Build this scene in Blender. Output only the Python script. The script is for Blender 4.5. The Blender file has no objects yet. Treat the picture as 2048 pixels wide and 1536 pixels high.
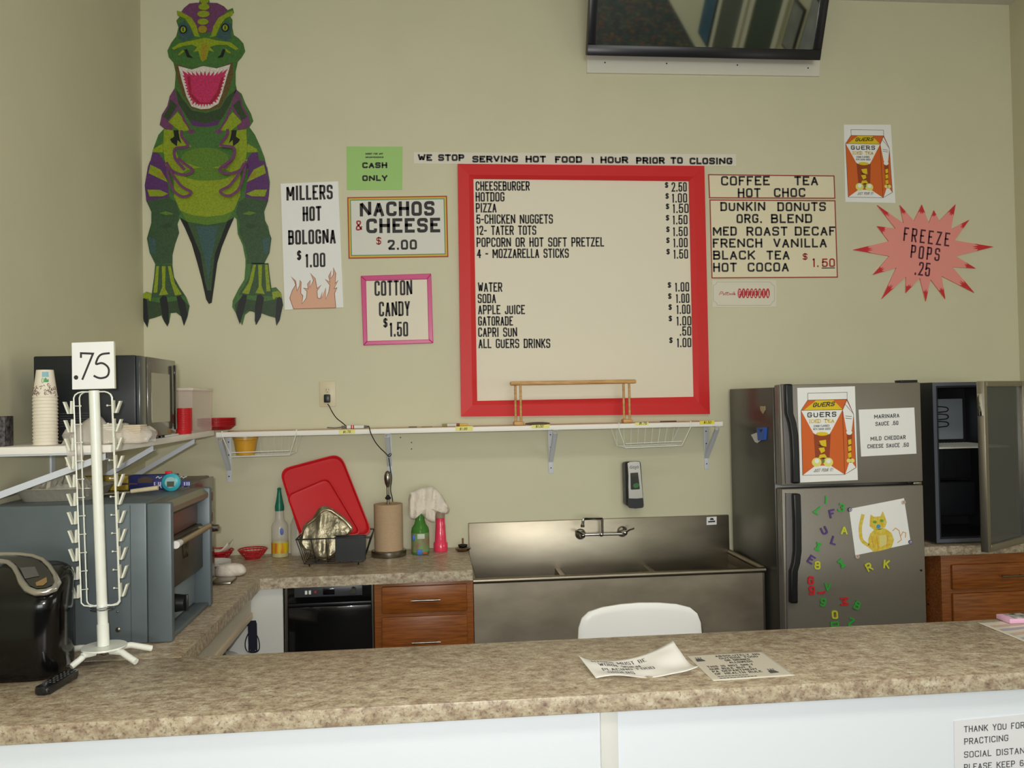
import bpy, bmesh, math, random
from mathutils import Vector, Matrix
from mathutils.geometry import tessellate_polygon
random.seed(7)
PI = math.pi
SC = bpy.context.scene
COL = SC.collection

# ------------------------------------------------------------------ camera
FPX = 1660.0                       # focal length in pixels of the 2048 px wide frame
CAMH = 1.70
YAW, PITCH, ROLL = 0.09575, 0.01732, -0.01839
_f = Vector((math.sin(YAW)*math.cos(PITCH), math.cos(YAW)*math.cos(PITCH), math.sin(PITCH)))
_r = Vector((math.cos(YAW), -math.sin(YAW), 0)); _u = _r.cross(_f)
CR = _r*math.cos(ROLL) + _u*math.sin(ROLL); CU = -_r*math.sin(ROLL) + _u*math.cos(ROLL); CF = _f
CAM = Vector((0, 0, CAMH))
cd = bpy.data.cameras.new('camera'); cam = bpy.data.objects.new('camera', cd); COL.objects.link(cam)
cd.sensor_width = 36.0; cd.lens = FPX/2048*36.0; cd.clip_start = 0.05
_m = Matrix((CR, CU, -CF)).transposed().to_4x4(); _m.translation = CAM
cam.matrix_world = _m; SC.camera = cam

# ------------------------------------------------------------------ light
SC.view_settings.view_transform = 'Standard'; SC.view_settings.look = 'None'
SC.view_settings.exposure = 0.0; SC.view_settings.gamma = 1.0
wd = bpy.data.worlds.new('world'); SC.world = wd; wd.use_nodes = True
wd.node_tree.nodes['Background'].inputs[0].default_value = (0.75, 0.8, 0.85, 1)
wd.node_tree.nodes['Background'].inputs[1].default_value = 0.25
def area(name, loc, aim, sx, sy, power, color):
    ld = bpy.data.lights.new(name, 'AREA'); ld.shape = 'RECTANGLE'; ld.size = sx; ld.size_y = sy
    ld.energy = power; ld.color = color
    o = bpy.data.objects.new(name, ld); COL.objects.link(o); o.location = loc
    o.rotation_euler = (Vector(aim)-Vector(loc)).to_track_quat('-Z', 'Z').to_euler()
    return o
P_WIN, P_SIDE, P_CEIL, P_FLASH = 350, 24, 39, 37
area('window_daylight', (1.4, -11.8, 1.75), (1.4, 0, 1.55), 5.0, 2.4, P_WIN, (0.93, 1.0, 1.0))
area('side_window', (4.25, 1.5, 1.6), (0, 1.5, 1.4), .9, 2.0, P_SIDE, (0.93, 1.0, 1.0))
for y in (0.7, -3.0, -6.5): area('ceiling_lamp', (1.0, y, 3.90), (1.0, y, 0), 2.4, 0.6, P_CEIL, (1.0, 0.96, 0.86))
area('camera_flash', (-.05, -0.02, 1.76), (0.50, 4.5, 1.9), 0.05, 0.03, P_FLASH, (1.0, 0.98, 0.95))

# ------------------------------------------------------------------ helpers
def ray(x, y): return CF*FPX + CR*(x-1024) - CU*(y-768)
def W(x, y, Y):                     # the point seen at a pixel on the upright plane y = Y
    d = ray(x, y); return CAM + d*(Y/d.y)
def Z(x, y, z):                     # ... on the level plane z
    d = ray(x, y); return CAM + d*((z-CAMH)/d.z)
def XP(x, y, X):                    # ... on the upright plane x = X
    d = ray(x, y); return CAM + d*(X/d.x)
def s2l(c):
    return tuple((v/255/12.92 if v <= 10 else ((v/255+0.055)/1.055)**2.4) for v in c)
MATS = {}
def mat(name, rgb, rough=0.55, metal=0.0, noise=0.0, scale=20.0, bump=0.0, rgb2=None, stretch=None, trans=0.0, coat=0.0, ior=1.45, alpha=1.0):
    if name in MATS: return MATS[name]
    m = bpy.data.materials.new(name); m.use_nodes = True; MATS[name] = m
    nt = m.node_tree; b = nt.nodes['Principled BSDF']
    c = s2l(rgb)
    b.inputs['Base Color'].default_value = (*c, 1); b.inputs['Roughness'].default_value = rough
    b.inputs['Metallic'].default_value = metal; b.inputs['Transmission Weight'].default_value = trans
    b.inputs['Coat Weight'].default_value = coat; b.inputs['IOR'].default_value = ior; b.inputs['Alpha'].default_value = alpha
    if noise or bump or rgb2:
        tc = nt.nodes.new('ShaderNodeTexCoord'); mp = nt.nodes.new('ShaderNodeMapping')
        if stretch: mp.inputs['Scale'].default_value = stretch
        n = nt.nodes.new('ShaderNodeTexNoise'); n.inputs['Scale'].default_value = scale; n.inputs['Detail'].default_value = 4
        nt.links.new(tc.outputs['Object'], mp.inputs[0]); nt.links.new(mp.outputs[0], n.inputs['Vector'])
        if noise or rgb2:
            r = nt.nodes.new('ShaderNodeValToRGB')
            c2 = s2l(rgb2) if rgb2 else tuple(v*(1-noise) for v in c)
            r.color_ramp.elements[0].position = 0.35; r.color_ramp.elements[1].position = 0.65
            r.color_ramp.elements[0].color = (*c2, 1); r.color_ramp.elements[1].color = (*c, 1)
            nt.links.new(n.outputs['Fac'], r.inputs[0]); nt.links.new(r.outputs[0], b.inputs['Base Color'])
        if bump:
            bp = nt.nodes.new('ShaderNodeBump'); bp.inputs['Strength'].default_value = bump; bp.inputs['Distance'].default_value = 0.004
            nt.links.new(n.outputs['Fac'], bp.inputs['Height']); nt.links.new(bp.outputs[0], b.inputs['Normal'])
    return m

ORG = {}                            # world origin of every object made so far
def tag(o, label=None, cat=None, group=None, kind=None):
    if label: o['label'] = label
    if cat: o['category'] = cat
    if group: o['group'] = group
    if kind: o['kind'] = kind
    return o
def thing(name, loc, label, cat, group=None):
    o = bpy.data.objects.new(name, None); COL.objects.link(o); o.location = loc; o.empty_display_size = 0.05
    ORG[o.name] = Vector(loc); return tag(o, label, cat, group)

class MB:
    """collects shapes in world coordinates; build() links them as ONE mesh object"""
    def __init__(s): s.bm = bmesh.new(); s.M = Matrix.Identity(4)
    def _f(s, vs, mi, sm=False):
        try:
            f = s.bm.faces.new(vs); f.material_index = mi; f.smooth = sm
            return f
        except ValueError: return None
    def v(s, p): return s.bm.verts.new(s.M @ Vector(p))
    def box(s, x0, x1, y0, y1, z0, z1, bev=0.0, mi=0, seg=2):
        b = bmesh.new(); bmesh.ops.create_cube(b, size=1)
        for v in b.verts: v.co = Vector(((x0+x1)/2+v.co.x*(x1-x0), (y0+y1)/2+v.co.y*(y1-y0), (z0+z1)/2+v.co.z*(z1-z0)))
        if bev: bmesh.ops.bevel(b, geom=b.edges[:], offset=bev, segments=seg, profile=0.5, affect='EDGES')
        s.merge(b, mi); return s
    def merge(s, b, mi):
        mp = {v: s.v(v.co) for v in b.verts}
        for f in b.faces: s._f([mp[v] for v in f.verts], mi)
        b.free()
    def rbox(s, pts, z0, z1, bev=0.0, mi=0, seg=3, topbev=True):   # prism over a plan outline, rounded rims
        b = bmesh.new(); lo = [b.verts.new((p[0], p[1], z0)) for p in pts]; hi = [b.verts.new((p[0], p[1], z1)) for p in pts]
        b.faces.new(lo[::-1]); b.faces.new(hi); n = len(pts)
        for i in range(n): b.faces.new((lo[i], lo[(i+1) % n], hi[(i+1) % n], hi[i]))
        if bev:
            es = [e for e in b.edges if abs(e.verts[0].co.z-e.verts[1].co.z) < 1e-6 and (topbev or e.verts[0].co.z < (z0+z1)/2)]
            bmesh.ops.bevel(b, geom=es, offset=bev, segments=seg, profile=0.5, affect='EDGES')
        s.merge(b, mi); return s
    def lathe(s, prof, c=(0, 0, 0), seg=32, mi=0, axis=None, cap=True):
        c = Vector(c); R = Matrix.Identity(3)
        if axis is not None: R = Vector(axis).to_track_quat('Z', 'Y').to_matrix()
        rings = []
        for r, z in prof:
            rings.append([s.v(c + R @ Vector((max(r, 1e-5)*math.cos(2*PI*i/seg), max(r, 1e-5)*math.sin(2*PI*i/seg), z))) for i in range(seg)])
        for a, b in zip(rings, rings[1:]):
            for i in range(seg): s._f((a[i], a[(i+1) % seg], b[(i+1) % seg], b[i]), mi, True)
        if cap: s._f(rings[0][::-1], mi); s._f(rings[-1], mi)
        return s
    def cyl(s, a, b, r, r2=None, seg=16, mi=0):
        a = Vector(a); b = Vector(b); L = (b-a).length
        return s.lathe([(r, 0), (r2 if r2 is not None else r, L)], a, seg, mi, (b-a))
    def ball(s, c, rx, ry=None, rz=None, mi=0, seg=20, rings=12):
        ry = ry or rx; rz = rz or rx; g = []
        for j in range(rings+1):
            t = PI*j/rings; g.append([s.v((c[0]+rx*math.sin(t)*math.cos(2*PI*i/seg), c[1]+ry*math.sin(t)*math.sin(2*PI*i/seg), c[2]-rz*math.cos(t))) for i in range(seg)])
        for a, b in zip(g, g[1:]):
            for i in range(seg): s._f((a[i], a[(i+1) % seg], b[(i+1) % seg], b[i]), mi, True)
        return s
    def tube(s, pts, r, seg=8, mi=0, closed=False, smooth=0):
        P = [Vector(p) for p in pts]
        for _ in range(smooth):
            Q = []; n = len(P)
            for i in range(n if closed else n-1):
                a, b = P[i], P[(i+1) % n]; Q += [a*.75+b*.25, a*.25+b*.75]
            P = Q if closed else [P[0]] + Q + [P[-1]]
        n = len(P); rings = []; up = None
        for i in range(n):
            a = P[(i-1) % n] if (closed or i > 0) else P[i]; b = P[(i+1) % n] if (closed or i < n-1) else P[i]
            t = (b-a).normalized()
            if up is None: up = t.orthogonal().normalized()
            up = (up - t*up.dot(t)); up = up.normalized() if up.length > 1e-6 else t.orthogonal().normalized()
            w = t.cross(up); rr = r[i] if isinstance(r, (list, tuple)) else r
            rings.append([s.v(P[i] + (up*math.cos(2*PI*k/seg) + w*math.sin(2*PI*k/seg))*rr) for k in range(seg)])
        pr = list(zip(rings, rings[1:])) + ([(rings[-1], rings[0])] if closed else [])
        for a, b in pr:
            for k in range(seg): s._f((a[k], a[(k+1) % seg], b[(k+1) % seg], b[k]), mi, True)
        if not closed: s._f(rings[0][::-1], mi); s._f(rings[-1], mi)
        return s
    def flat(s, pts, mi=0):          # one flat polygon, concave allowed
        P = [Vector(p) for p in pts]; vs = [s.v(p) for p in P]
        if len(P) <= 4: s._f(vs, mi)
        else:
            for t in tessellate_polygon([P]): s._f([vs[i] for i in t], mi)
        return s
    def prism(s, pts, off, mi=0):    # the polygon swept by the vector off
        P = [Vector(p) for p in pts]; off = Vector(off); a = [s.v(p) for p in P]; b = [s.v(p+off) for p in P]; n = len(P)
        tri = tessellate_polygon([P]) if n > 4 else [tuple(range(n))]
        for t in tri: s._f([a[i] for i in t], mi); s._f([b[i] for i in reversed(t)], mi)
        for i in range(n): s._f((a[i], b[i], b[(i+1) % n], a[(i+1) % n]), mi)
        return s
    def grid(s, fn, nu, nv, mi=0):
        g = [[s.v(fn(i/nu, j/nv)) for i in range(nu+1)] for j in range(nv+1)]
        for j in range(nv):
            for i in range(nu): s._f((g[j][i], g[j][i+1], g[j+1][i+1], g[j+1][i]), mi, True)
        return s
    def build(s, name, mats, parent=None, angle=40, fixn=True, base=True):
        if not isinstance(mats, (list, tuple)): mats = [mats]
        if fixn: bmesh.ops.recalc_face_normals(s.bm, faces=s.bm.faces[:])
        me = bpy.data.meshes.new(name)
        if parent is not None: o0 = ORG[parent.name]
        else:
            xs = [v.co for v in s.bm.verts]
            o0 = Vector(((min(c.x for c in xs)+max(c.x for c in xs))/2, (min(c.y for c in xs)+max(c.y for c in xs))/2, min(c.z for c in xs)))
        for v in s.bm.verts: v.co -= o0
        s.bm.to_mesh(me); s.bm.free()
        for m in mats: me.materials.append(m)
        me.shade_smooth(); me.set_sharp_from_angle(angle=math.radians(angle))
        o = bpy.data.objects.new(name, me); COL.objects.link(o)
        if parent is not None: o.parent = parent; ORG[o.name] = o0.copy()
        else: o.location = o0; ORG[o.name] = o0
        return o
def copy_tree(o, parent=None):
    c = o.copy(); COL.objects.link(c)
    if parent is not None: c.parent = parent
    for ch in list(o.children): copy_tree(ch, c)
    return c
def solidify(o, t, off=0.0):
    m = o.modifiers.new('thickness', 'SOLIDIFY'); m.thickness = t; m.offset = off; return o

# ---- lettering: strokes of a simple sign-writer's alphabet (x and y from 0 to 1; True = rounded corners)
GL = {
'A': (1, [([(0, 0), (.5, 1), (1, 0)], 0), ([(.19, .33), (.81, .33)], 0)]),
'B': (1, [([(0, 0), (0, 1)], 0), ([(0, 1), (.95, 1), (.95, .53), (0, .53)], 2), ([(0, .53), (1, .53), (1, 0), (0, 0)], 2)]),
'C': (1, [([(1, .72), (1, 1), (0, 1), (0, 0), (1, 0), (1, .28)], 1)]),
'D': (1, [([(0, 0), (0, 1)], 0), ([(0, 1), (1, 1), (1, 0), (0, 0)], 2)]),
'E': (.9, [([(1, 1), (0, 1), (0, 0), (1, 0)], 0), ([(0, .53), (.85, .53)], 0)]),
'F': (.85, [([(1, 1), (0, 1), (0, 0)], 0), ([(0, .52), (.85, .52)], 0)]),
'G': (1, [([(1, .72), (1, 1), (0, 1), (0, 0), (1, 0), (1, .46)], 1), ([(1, .46), (.55, .46)], 0)]),
'H': (1, [([(0, 0), (0, 1)], 0), ([(1, 0), (1, 1)], 0), ([(0, .52), (1, .52)], 0)]),
'I': (.12, [([(.5, 0), (.5, 1)], 0)]),
'J': (.8, [([(1, 1), (1, 0), (0, 0), (0, .3)], 1)]),
'K': (1, [([(0, 0), (0, 1)], 0), ([(1, 1), (.08, .42)], 0), ([(.35, .56), (1, 0)], 0)]),
'L': (.8, [([(0, 1), (0, 0), (1, 0)], 0)]),
'M': (1.5, [([(0, 0), (0, 1), (.5, .25), (1, 1), (1, 0)], 0)]),
'N': (1.15, [([(0, 0), (0, 1), (1, 0), (1, 1)], 0)]),
'O': (1, [([(.5, 0), (0, 0), (0, 1), (1, 1), (1, 0), (.5, 0)], 1)]),
'P': (.95, [([(0, 0), (0, 1)], 0), ([(0, 1), (1, 1), (1, .45), (0, .45)], 2)]),
'Q': (1, [([(.5, 0), (0, 0), (0, 1), (1, 1), (1, 0), (.5, 0)], 1), ([(.6, .25), (1, -.08)], 0)]),
'R': (1, [([(0, 0), (0, 1)], 0), ([(0, 1), (1, 1), (1, .48), (0, .48)], 2), ([(.5, .48), (1, 0)], 0)]),
'S': (1, [([(1, .74), (1, 1), (0, 1), (0, .52), (1, .52), (1, 0), (0, 0), (0, .26)], 1)]),
'T': (.95, [([(0, 1), (1, 1)], 0), ([(.5, 1), (.5, 0)], 0)]),
'U': (1, [([(0, 1), (0, 0), (1, 0), (1, 1)], 1)]),
'V': (1, [([(0, 1), (.5, 0), (1, 1)], 0)]),
'W': (1.4, [([(0, 1), (.25, 0), (.5, .8), (.75, 0), (1, 1)], 0)]),
'X': (1, [([(0, 0), (1, 1)], 0), ([(0, 1), (1, 0)], 0)]),
'Y': (1, [([(0, 1), (.5, .45), (1, 1)], 0), ([(.5, .45), (.5, 0)], 0)]),
'Z': (.95, [([(0, 1), (1, 1), (0, 0), (1, 0)], 0)]),
'0': (.95, [([(.5, 0), (0, 0), (0, 1), (1, 1), (1, 0), (.5, 0)], 1)]),
'1': (.35, [([(0, .8), (.7, 1), (.7, 0)], 0)]),
'2': (.95, [([(0, .74), (0, 1), (1, 1), (1, .60), (.5, .30)], 1), ([(.5, .30), (0, 0), (1, 0)], 0)]),
'3': (.95, [([(0, .8), (0, 1), (1, 1), (1, .53), (.4, .53)], 1), ([(.4, .53), (1, .53), (1, 0), (0, 0), (0, .2)], 1)]),
'4': (1, [([(.75, 0), (.75, 1), (0, .28), (1, .28)], 0)]),
'5': (.95, [([(.92, 1), (.06, 1), (0, .5)], 0), ([(0, .5), (.12, .62), (1, .62), (1, 0), (0, 0), (0, .24)], 2)]),
'6': (.95, [([(.9, .8), (.9, 1), (0, 1), (0, 0), (1, 0), (1, .56), (0, .56)], 1)]),
'7': (.95, [([(0, 1), (1, 1), (.3, 0)], 0)]),
'8': (.95, [([(.5, .53), (.05, .53), (.05, 1), (.95, 1), (.95, .53), (.5, .53)], 1), ([(.5, .53), (0, .53), (0, 0), (1, 0), (1, .53), (.5, .53)], 1)]),
'9': (.95, [([(.1, .2), (.1, 0), (1, 0), (1, 1), (0, 1), (0, .44), (1, .44)], 1)]),
'.': (.12, [([(.5, 0), (.5, .13)], 0)]),
'!': (.12, [([(.5, 0), (.5, .13)], 0), ([(.5, .3), (.5, 1)], 0)]),
'-': (.5, [([(0, .45), (1, .45)], 0)]),
'$': (.8, [([(1, .74), (1, .95), (0, .95), (0, .52), (1, .52), (1, .05), (0, .05), (0, .26)], 1), ([(.5, -.1), (.5, 1.1)], 0)]),
'S$': (.8, [([(1, .74), (1, 1), (0, 1), (0, .52), (1, .52), (1, 0), (0, 0), (0, .26)], 1)]),
'&': (1, [([(1, 0), (.1, .75), (.1, 1), (.75, 1), (.75, .7), (0, .3), (0, 0), (.7, 0), (1, .4)], 1)]),
}
def roundpoly(p, r, n=4):
    out = [p[0]]
    for a, b, c in zip(p, p[1:], p[2:]):
        va = Vector((a[0]-b[0], a[1]-b[1])); vc = Vector((c[0]-b[0], c[1]-b[1]))
        k = min(r, va.length*.49, vc.length*.49)
        if k < 1e-6: out.append(b); continue
        A = Vector(b)+va.normalized()*k; Cc = Vector(b)+vc.normalized()*k
        for i in range(n+1):
            t = i/n; q = A*(1-t)**2 + Vector(b)*2*t*(1-t) + Cc*t*t; out.append((q.x, q.y))
    out.append(p[-1]); return out
def ribbon(p, t, closed=False):     # quads that give a polyline the width t
    P = [Vector(q[:2]) for q in p]; Q = [P[0]]
    for q in P[1:]:
        if (q-Q[-1]).length > 1e-6: Q.append(q)
    P = Q
    if not closed and len(P) > 2:       # very sharp corners: break there and butt the strokes together
        for i in range(1, len(P)-1):
            if (P[i]-P[i-1]).normalized().dot((P[i+1]-P[i]).normalized()) < -.45: return ribbon(P[:i+1], t)+ribbon(P[i:], t)
    n = len(P)
    if closed and (P[0]-P[-1]).length < 1e-6: P = P[:-1]; n -= 1
    if n < 2: return []
    L, R = [], []
    for i in range(n):
        a = P[i-1] if (i > 0 or closed) else None; b = P[(i+1) % n] if (i < n-1 or closed) else None
        d1 = (P[i]-a).normalized() if a is not None else None; d2 = (b-P[i]).normalized() if b is not None else None
        if d1 is None: d1 = d2
        if d2 is None: d2 = d1
        n1 = Vector((-d1.y, d1.x)); n2 = Vector((-d2.y, d2.x)); mm = n1+n2
        mm = mm.normalized() if mm.length > .05 else n1
        k = t/2/max(mm.dot(n1), .5); L.append(P[i]+mm*k); R.append(P[i]-mm*k)
    rng = range(n) if closed else range(n-1)
    return [[tuple(L[i]), tuple(L[(i+1) % n]), tuple(R[(i+1) % n]), tuple(R[i])] for i in rng]
def stroke_words(text, x0, y0, x1, y1, h, t, slant=0.0, serif=False, gap=.30, lean=-.014):
    """quads in pixel space, one list per word: text from (x0,y0) to (x1,y1) on the baseline, h tall, strokes t wide"""
    ws = [(.62 if ch == ' ' else GL[ch][0]) for ch in text]; n = len(text)
    L = math.hypot(x1-x0, y1-y0); sw = sum(ws)+gap*(n-1)
    k = (L-t*n)/sw; tt = t
    if k < t*.5: k = max((L-t)/(sw+n*.3), 1e-4)
    step = (L-t-k*sw)/(n-1) if n > 1 else 0
    ex = ((x1-x0)/L, (y1-y0)/L); hh = h-t; words = [[]]; ax = 0.0
    for ch, w in zip(text, ws):
        if ch == ' ': words.append([]); ax += w*k+gap*k+step; continue
        cw = w*k
        for pts, rd in GL[ch][1]:
            if w <= .15: q = [(ax+cw/2, py*hh) for px_, py in pts]
            else: q = [(ax+px_*cw, py*hh) for px_, py in pts]
            if rd: q = roundpoly(q, min(cw*.5, hh*.3)*(.9 if rd == 1 else .8 if rd == 2 else .6))
            for e, f in ((0, 1), (-1, -2)):
                if rd == 2 or (rd == 0 and (pts[e][1] in (0, 1) or pts[e][0] in (0, 1) and pts[e][1] == pts[f][1])):
                    d_ = Vector((q[e][0]-q[f][0], q[e][1]-q[f][1]))
                    if d_.length > 1e-6: d_ = d_.normalized()*t*.5; q[e] = (q[e][0]+d_.x, q[e][1]+d_.y)
            rb = ribbon(q, t)
            if serif and not rd:
                for e in (q[0], q[-1]):
                    dy = t*.15 if e[1] < hh/2 else -t*.15
                    rb += ribbon([(e[0]-t*.9, e[1]+dy), (e[0]+t*.9, e[1]+dy)], t*.55)
            for qd in rb:
                o = []
                for (a, b) in qd:
                    a += t/2; b += t/2; a2 = a + b*slant
                    o.append((x0+ex[0]*a2+lean*b, y0+ex[1]*a2-b))
                words[-1].append(o)
        ax += cw+gap*k+step
    return [w for w in words if w]
def strokes(*a, **kw): return [q for w in stroke_words(*a, **kw) for q in w]
def ell(cx, cy, rx, ry, n=20, a0=0): return [(cx+rx*math.cos(2*PI*i/n+a0), cy+ry*math.sin(2*PI*i/n+a0)) for i in range(n)]
def bil(c, u, v):                    # bilinear point between four corners TL, TR, BR, BL
    a = [c[0][k]*(1-u)+c[1][k]*u for k in (0, 1)]; b = [c[3][k]*(1-u)+c[2][k]*u for k in (0, 1)]
    return (a[0]*(1-v)+b[0]*v, a[1]*(1-v)+b[1]*v)
def inset(c, du, dv): return [bil(c, du, dv), bil(c, 1-du, dv), bil(c, 1-du, 1-dv), bil(c, du, 1-dv)]
def crop(ox, oy, sc): return lambda x, y: (ox+x/sc, oy+y/sc)
def rrect(c, r, n=4):
    p = list(c)+[c[0], c[1]]; q = roundpoly([((c[0][0]+c[3][0])/2, (c[0][1]+c[3][1])/2)]+list(c)+[((c[0][0]+c[3][0])/2, (c[0][1]+c[3][1])/2)], r, n)
    return q[:-1]
class Flat:
    """a flat thing on an upright plane y = Y: pixel polygons land on the plane; layers step towards the room"""
    def __init__(s, Y, conv=None, fn=None, toward=(0, -1, 0)):
        s.Y = Y; s.conv = conv or (lambda x, y: (x, y)); s.fn = fn or (lambda x, y, Y: W(x, y, Y)); s.d = Vector(toward)
    def pt(s, p, k=0.0): return s.fn(*s.conv(*p), s.Y) + s.d*k
    def slab(s, mb, pts, thick, mi=0): mb.prism([s.pt(p, .0006) for p in pts], s.d*thick, mi)
    def lay(s, mb, pts, k, mi=0): mb.flat([s.pt(p, k) for p in pts], mi)
    def lays(s, mb, polys, k, mi=0):
        for p in polys: s.lay(mb, p, k, mi)
    def text(s, mb, txt, x0, y0, x1, y1, h, t, k, mi=0, **kw): s.lays(mb, strokes(txt, x0, y0, x1, y1, h, t, **kw), k, mi)
    def words(s, name, m_, parent, txt, x0, y0, x1, y1, h, t, k, **kw):   # every word a part of its own
        for wd_ in stroke_words(txt, x0, y0, x1, y1, h, t, **kw):
            mb = MB(); s.lays(mb, wd_, k); mb.build(name, m_, parent, fixn=False)
    def center(s, c): 
        q = [s.pt(p) for p in c]; v = Vector((0, 0, 0))
        for a in q: v += a
        v /= len(q); v.z = min(a.z for a in q); return v
YW = 4.52                            # the back wall
XL, XR = -1.504, 3.40                # the left and right walls
ZC = 3.95                            # the ceiling
TOP = 0.90                           # the worktops

# ------------------------------------------------------------------ materials
def granite():
    m = bpy.data.materials.new('laminate'); m.use_nodes = True; nt = m.node_tree; b = nt.nodes['Principled BSDF']
    tc = nt.nodes.new('ShaderNodeTexCoord')
    def noise(sc, det, st=(1, 1, 1)):
        mp = nt.nodes.new('ShaderNodeMapping'); mp.inputs['Scale'].default_value = st
        n = nt.nodes.new('ShaderNodeTexNoise'); n.inputs['Scale'].default_value = sc; n.inputs['Detail'].default_value = det; n.inputs['Roughness'].default_value = .65
        nt.links.new(tc.outputs['Object'], mp.inputs[0]); nt.links.new(mp.outputs[0], n.inputs['Vector']); return n
    def ramp(n, stops):
        r = nt.nodes.new('ShaderNodeValToRGB'); e = r.color_ramp.elements
        while len(e) < len(stops): e.new(.5)
        for q, (p, c) in zip(e, stops): q.position = p; q.color = (*s2l(c), 1)
        nt.links.new(n.outputs['Fac'], r.inputs[0]); return r
    a = ramp(noise(46, 9, (.7, 1, 1)), [(.30, (134, 112, 98)), (.44, (170, 151, 128)), (.56, (193, 179, 153)), (.70, (216, 206, 186))])
    c = ramp(noise(120, 5), [(.37, (96, 82, 86)), (.46, (255, 255, 255))])
    mx = nt.nodes.new('ShaderNodeMix'); mx.data_type = 'RGBA'; mx.blend_type = 'MULTIPLY'; mx.inputs[0].default_value = .5
    nt.links.new(a.outputs[0], mx.inputs[6]); nt.links.new(c.outputs[0], mx.inputs[7]); nt.links.new(mx.outputs[2], b.inputs['Base Color'])
    b.inputs['Roughness'].default_value = .38; return m
def carpet():
    m = bpy.data.materials.new('carpet'); m.use_nodes = True; nt = m.node_tree; b = nt.nodes['Principled BSDF']
    tc = nt.nodes.new('ShaderNodeTexCoord'); v = nt.nodes.new('ShaderNodeTexVoronoi'); v.inputs['Scale'].default_value = 17
    r = nt.nodes.new('ShaderNodeValToRGB'); r.color_ramp.interpolation = 'CONSTANT'; e = r.color_ramp.elements
    for _ in range(4): e.new(.5)
    for q, (p, c) in zip(e, [(0, (38, 40, 52)), (.45, (52, 62, 62)), (.62, (110, 62, 44)), (.72, (44, 74, 66)), (.84, (96, 90, 58)), (.92, (40, 40, 50))]): q.position = p; q.color = (*s2l(c), 1)
    sx = nt.nodes.new('ShaderNodeSeparateColor')
    nt.links.new(tc.outputs['Object'], v.inputs['Vector']); nt.links.new(v.outputs['Color'], sx.inputs[0]); nt.links.new(sx.outputs[0], r.inputs[0]); nt.links.new(r.outputs[0], b.inputs['Base Color'])
    b.inputs['Roughness'].default_value = .95; return m
LAM = granite()
WALL = mat('wall_paint', (211, 207, 178), .62, noise=.03, scale=3, bump=.03)
CEIL = mat('ceiling_paint', (215, 212, 206), .8)
WHITE = mat('white_laminate', (226, 226, 220), .35)
PANEL = mat('white_panel', (234, 240, 248), .3)
PAPER = mat('paper', (232, 226, 208), .75, noise=.02, scale=12)
PAPERW = mat('white_paper', (240, 240, 238), .7)
BOARD = mat('menu_board_white', (232, 224, 204), .55)
INK = mat('ink', (46, 42, 44), .6)
INKG = mat('grey_ink', (84, 84, 88), .7)
INKR = mat('red_ink', (170, 52, 48), .6)
REDP = mat('red_paint', (214, 44, 46), .42, bump=.05, scale=30)
REDPL = mat('red_plastic', (205, 28, 36), .4)
REDDK = mat('red_plastic_thin', (190, 30, 40), .35)
BLK = mat('black_plastic', (26, 26, 28), .35)
BLKG = mat('black_gloss', (14, 14, 16), .12, coat=.5)
BLKM = mat('black_matte', (24, 24, 27), .7)
NAVY = mat('navy_strap', (22, 24, 44), .7)
WMETAL = mat('white_enamel', (236, 238, 228), .3)
BRKT = mat('bracket_enamel', (214, 218, 226), .4)
STEEL = mat('stainless', (158, 149, 132), .40, metal=1.0, noise=.14, scale=5, stretch=(1, 1, 3), bump=.02)
STEELV = mat('stainless_front', (186, 176, 158), .5, metal=.9, noise=.24, scale=4, stretch=(1, 1, 2), bump=.02)
CHROME = mat('chrome', (225, 225, 228), .08, metal=1.0)
BRSH = mat('brushed_nickel', (150, 144, 134), .28, metal=1.0)
FOIL = mat('foil', (170, 160, 134), .40, metal=.9, noise=.35, bump=1.0, scale=36)
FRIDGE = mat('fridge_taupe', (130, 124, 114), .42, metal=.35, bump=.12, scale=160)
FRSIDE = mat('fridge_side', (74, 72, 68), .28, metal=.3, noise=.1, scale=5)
FRGREY = mat('fridge_handle_grey', (120, 116, 116), .38, metal=.4)
OAK = mat('oak', (160, 94, 38), .36, rgb2=(126, 68, 25), scale=9, stretch=(1, 8, 14), bump=.02)
PINE = mat('pine', (214, 170, 108), .45, rgb2=(190, 142, 84), scale=14, stretch=(1, 6, 6))
OVEN = mat('oven_grey', (96, 106, 110), .42, metal=.15, noise=.06, scale=9)
OVEND = mat('oven_door', (88, 84, 76), .38, metal=.5, noise=.2, scale=6)
GLASS = mat('clear_plastic', (255, 255, 255), .06, trans=1.0, ior=1.25)
FROST = mat('cloudy_plastic', (238, 228, 222), .3, trans=.75, ior=1.1)
YEL = mat('yellow_tag', (238, 232, 140), .7)
TOWEL = mat('terry_cloth', (228, 218, 204), .9, bump=.6, scale=120)

# ------------------------------------------------------------------ the room
def struct(mb, name, m):
    o = mb.build(name, m); o['kind'] = 'structure'; return o
YB = -12.0
struct(MB().box(XL-.12, XR+.12, YW, YW+.12, -.02, ZC+.1), 'wall_back', WALL)
struct(MB().box(XL-.12, XL, YB, YW, -.02, ZC+.1), 'wall_left', WALL)
XH = 4.35                             # the hall behind the camera is wider
struct(MB().box(XR, XR+.12, 2.30, YW, -.02, ZC+.1), 'wall_right', WALL)
struct(MB().box(XR+.12, XH+.12, 2.30, 2.42, -.02, ZC+.1), 'wall_return', WALL)
struct(MB().box(XH, XH+.12, YB, 2.30, -.02, ZC+.1), 'wall_hall', WALL)
struct(MB().box(XL-.12, XH+.12, YB-.12, YB, -.02, ZC+.1), 'wall_rear', WALL)
struct(MB().box(XL-.12, XH+.12, YB-.12, YW+.12, -.12, 0), 'floor', carpet())
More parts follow.
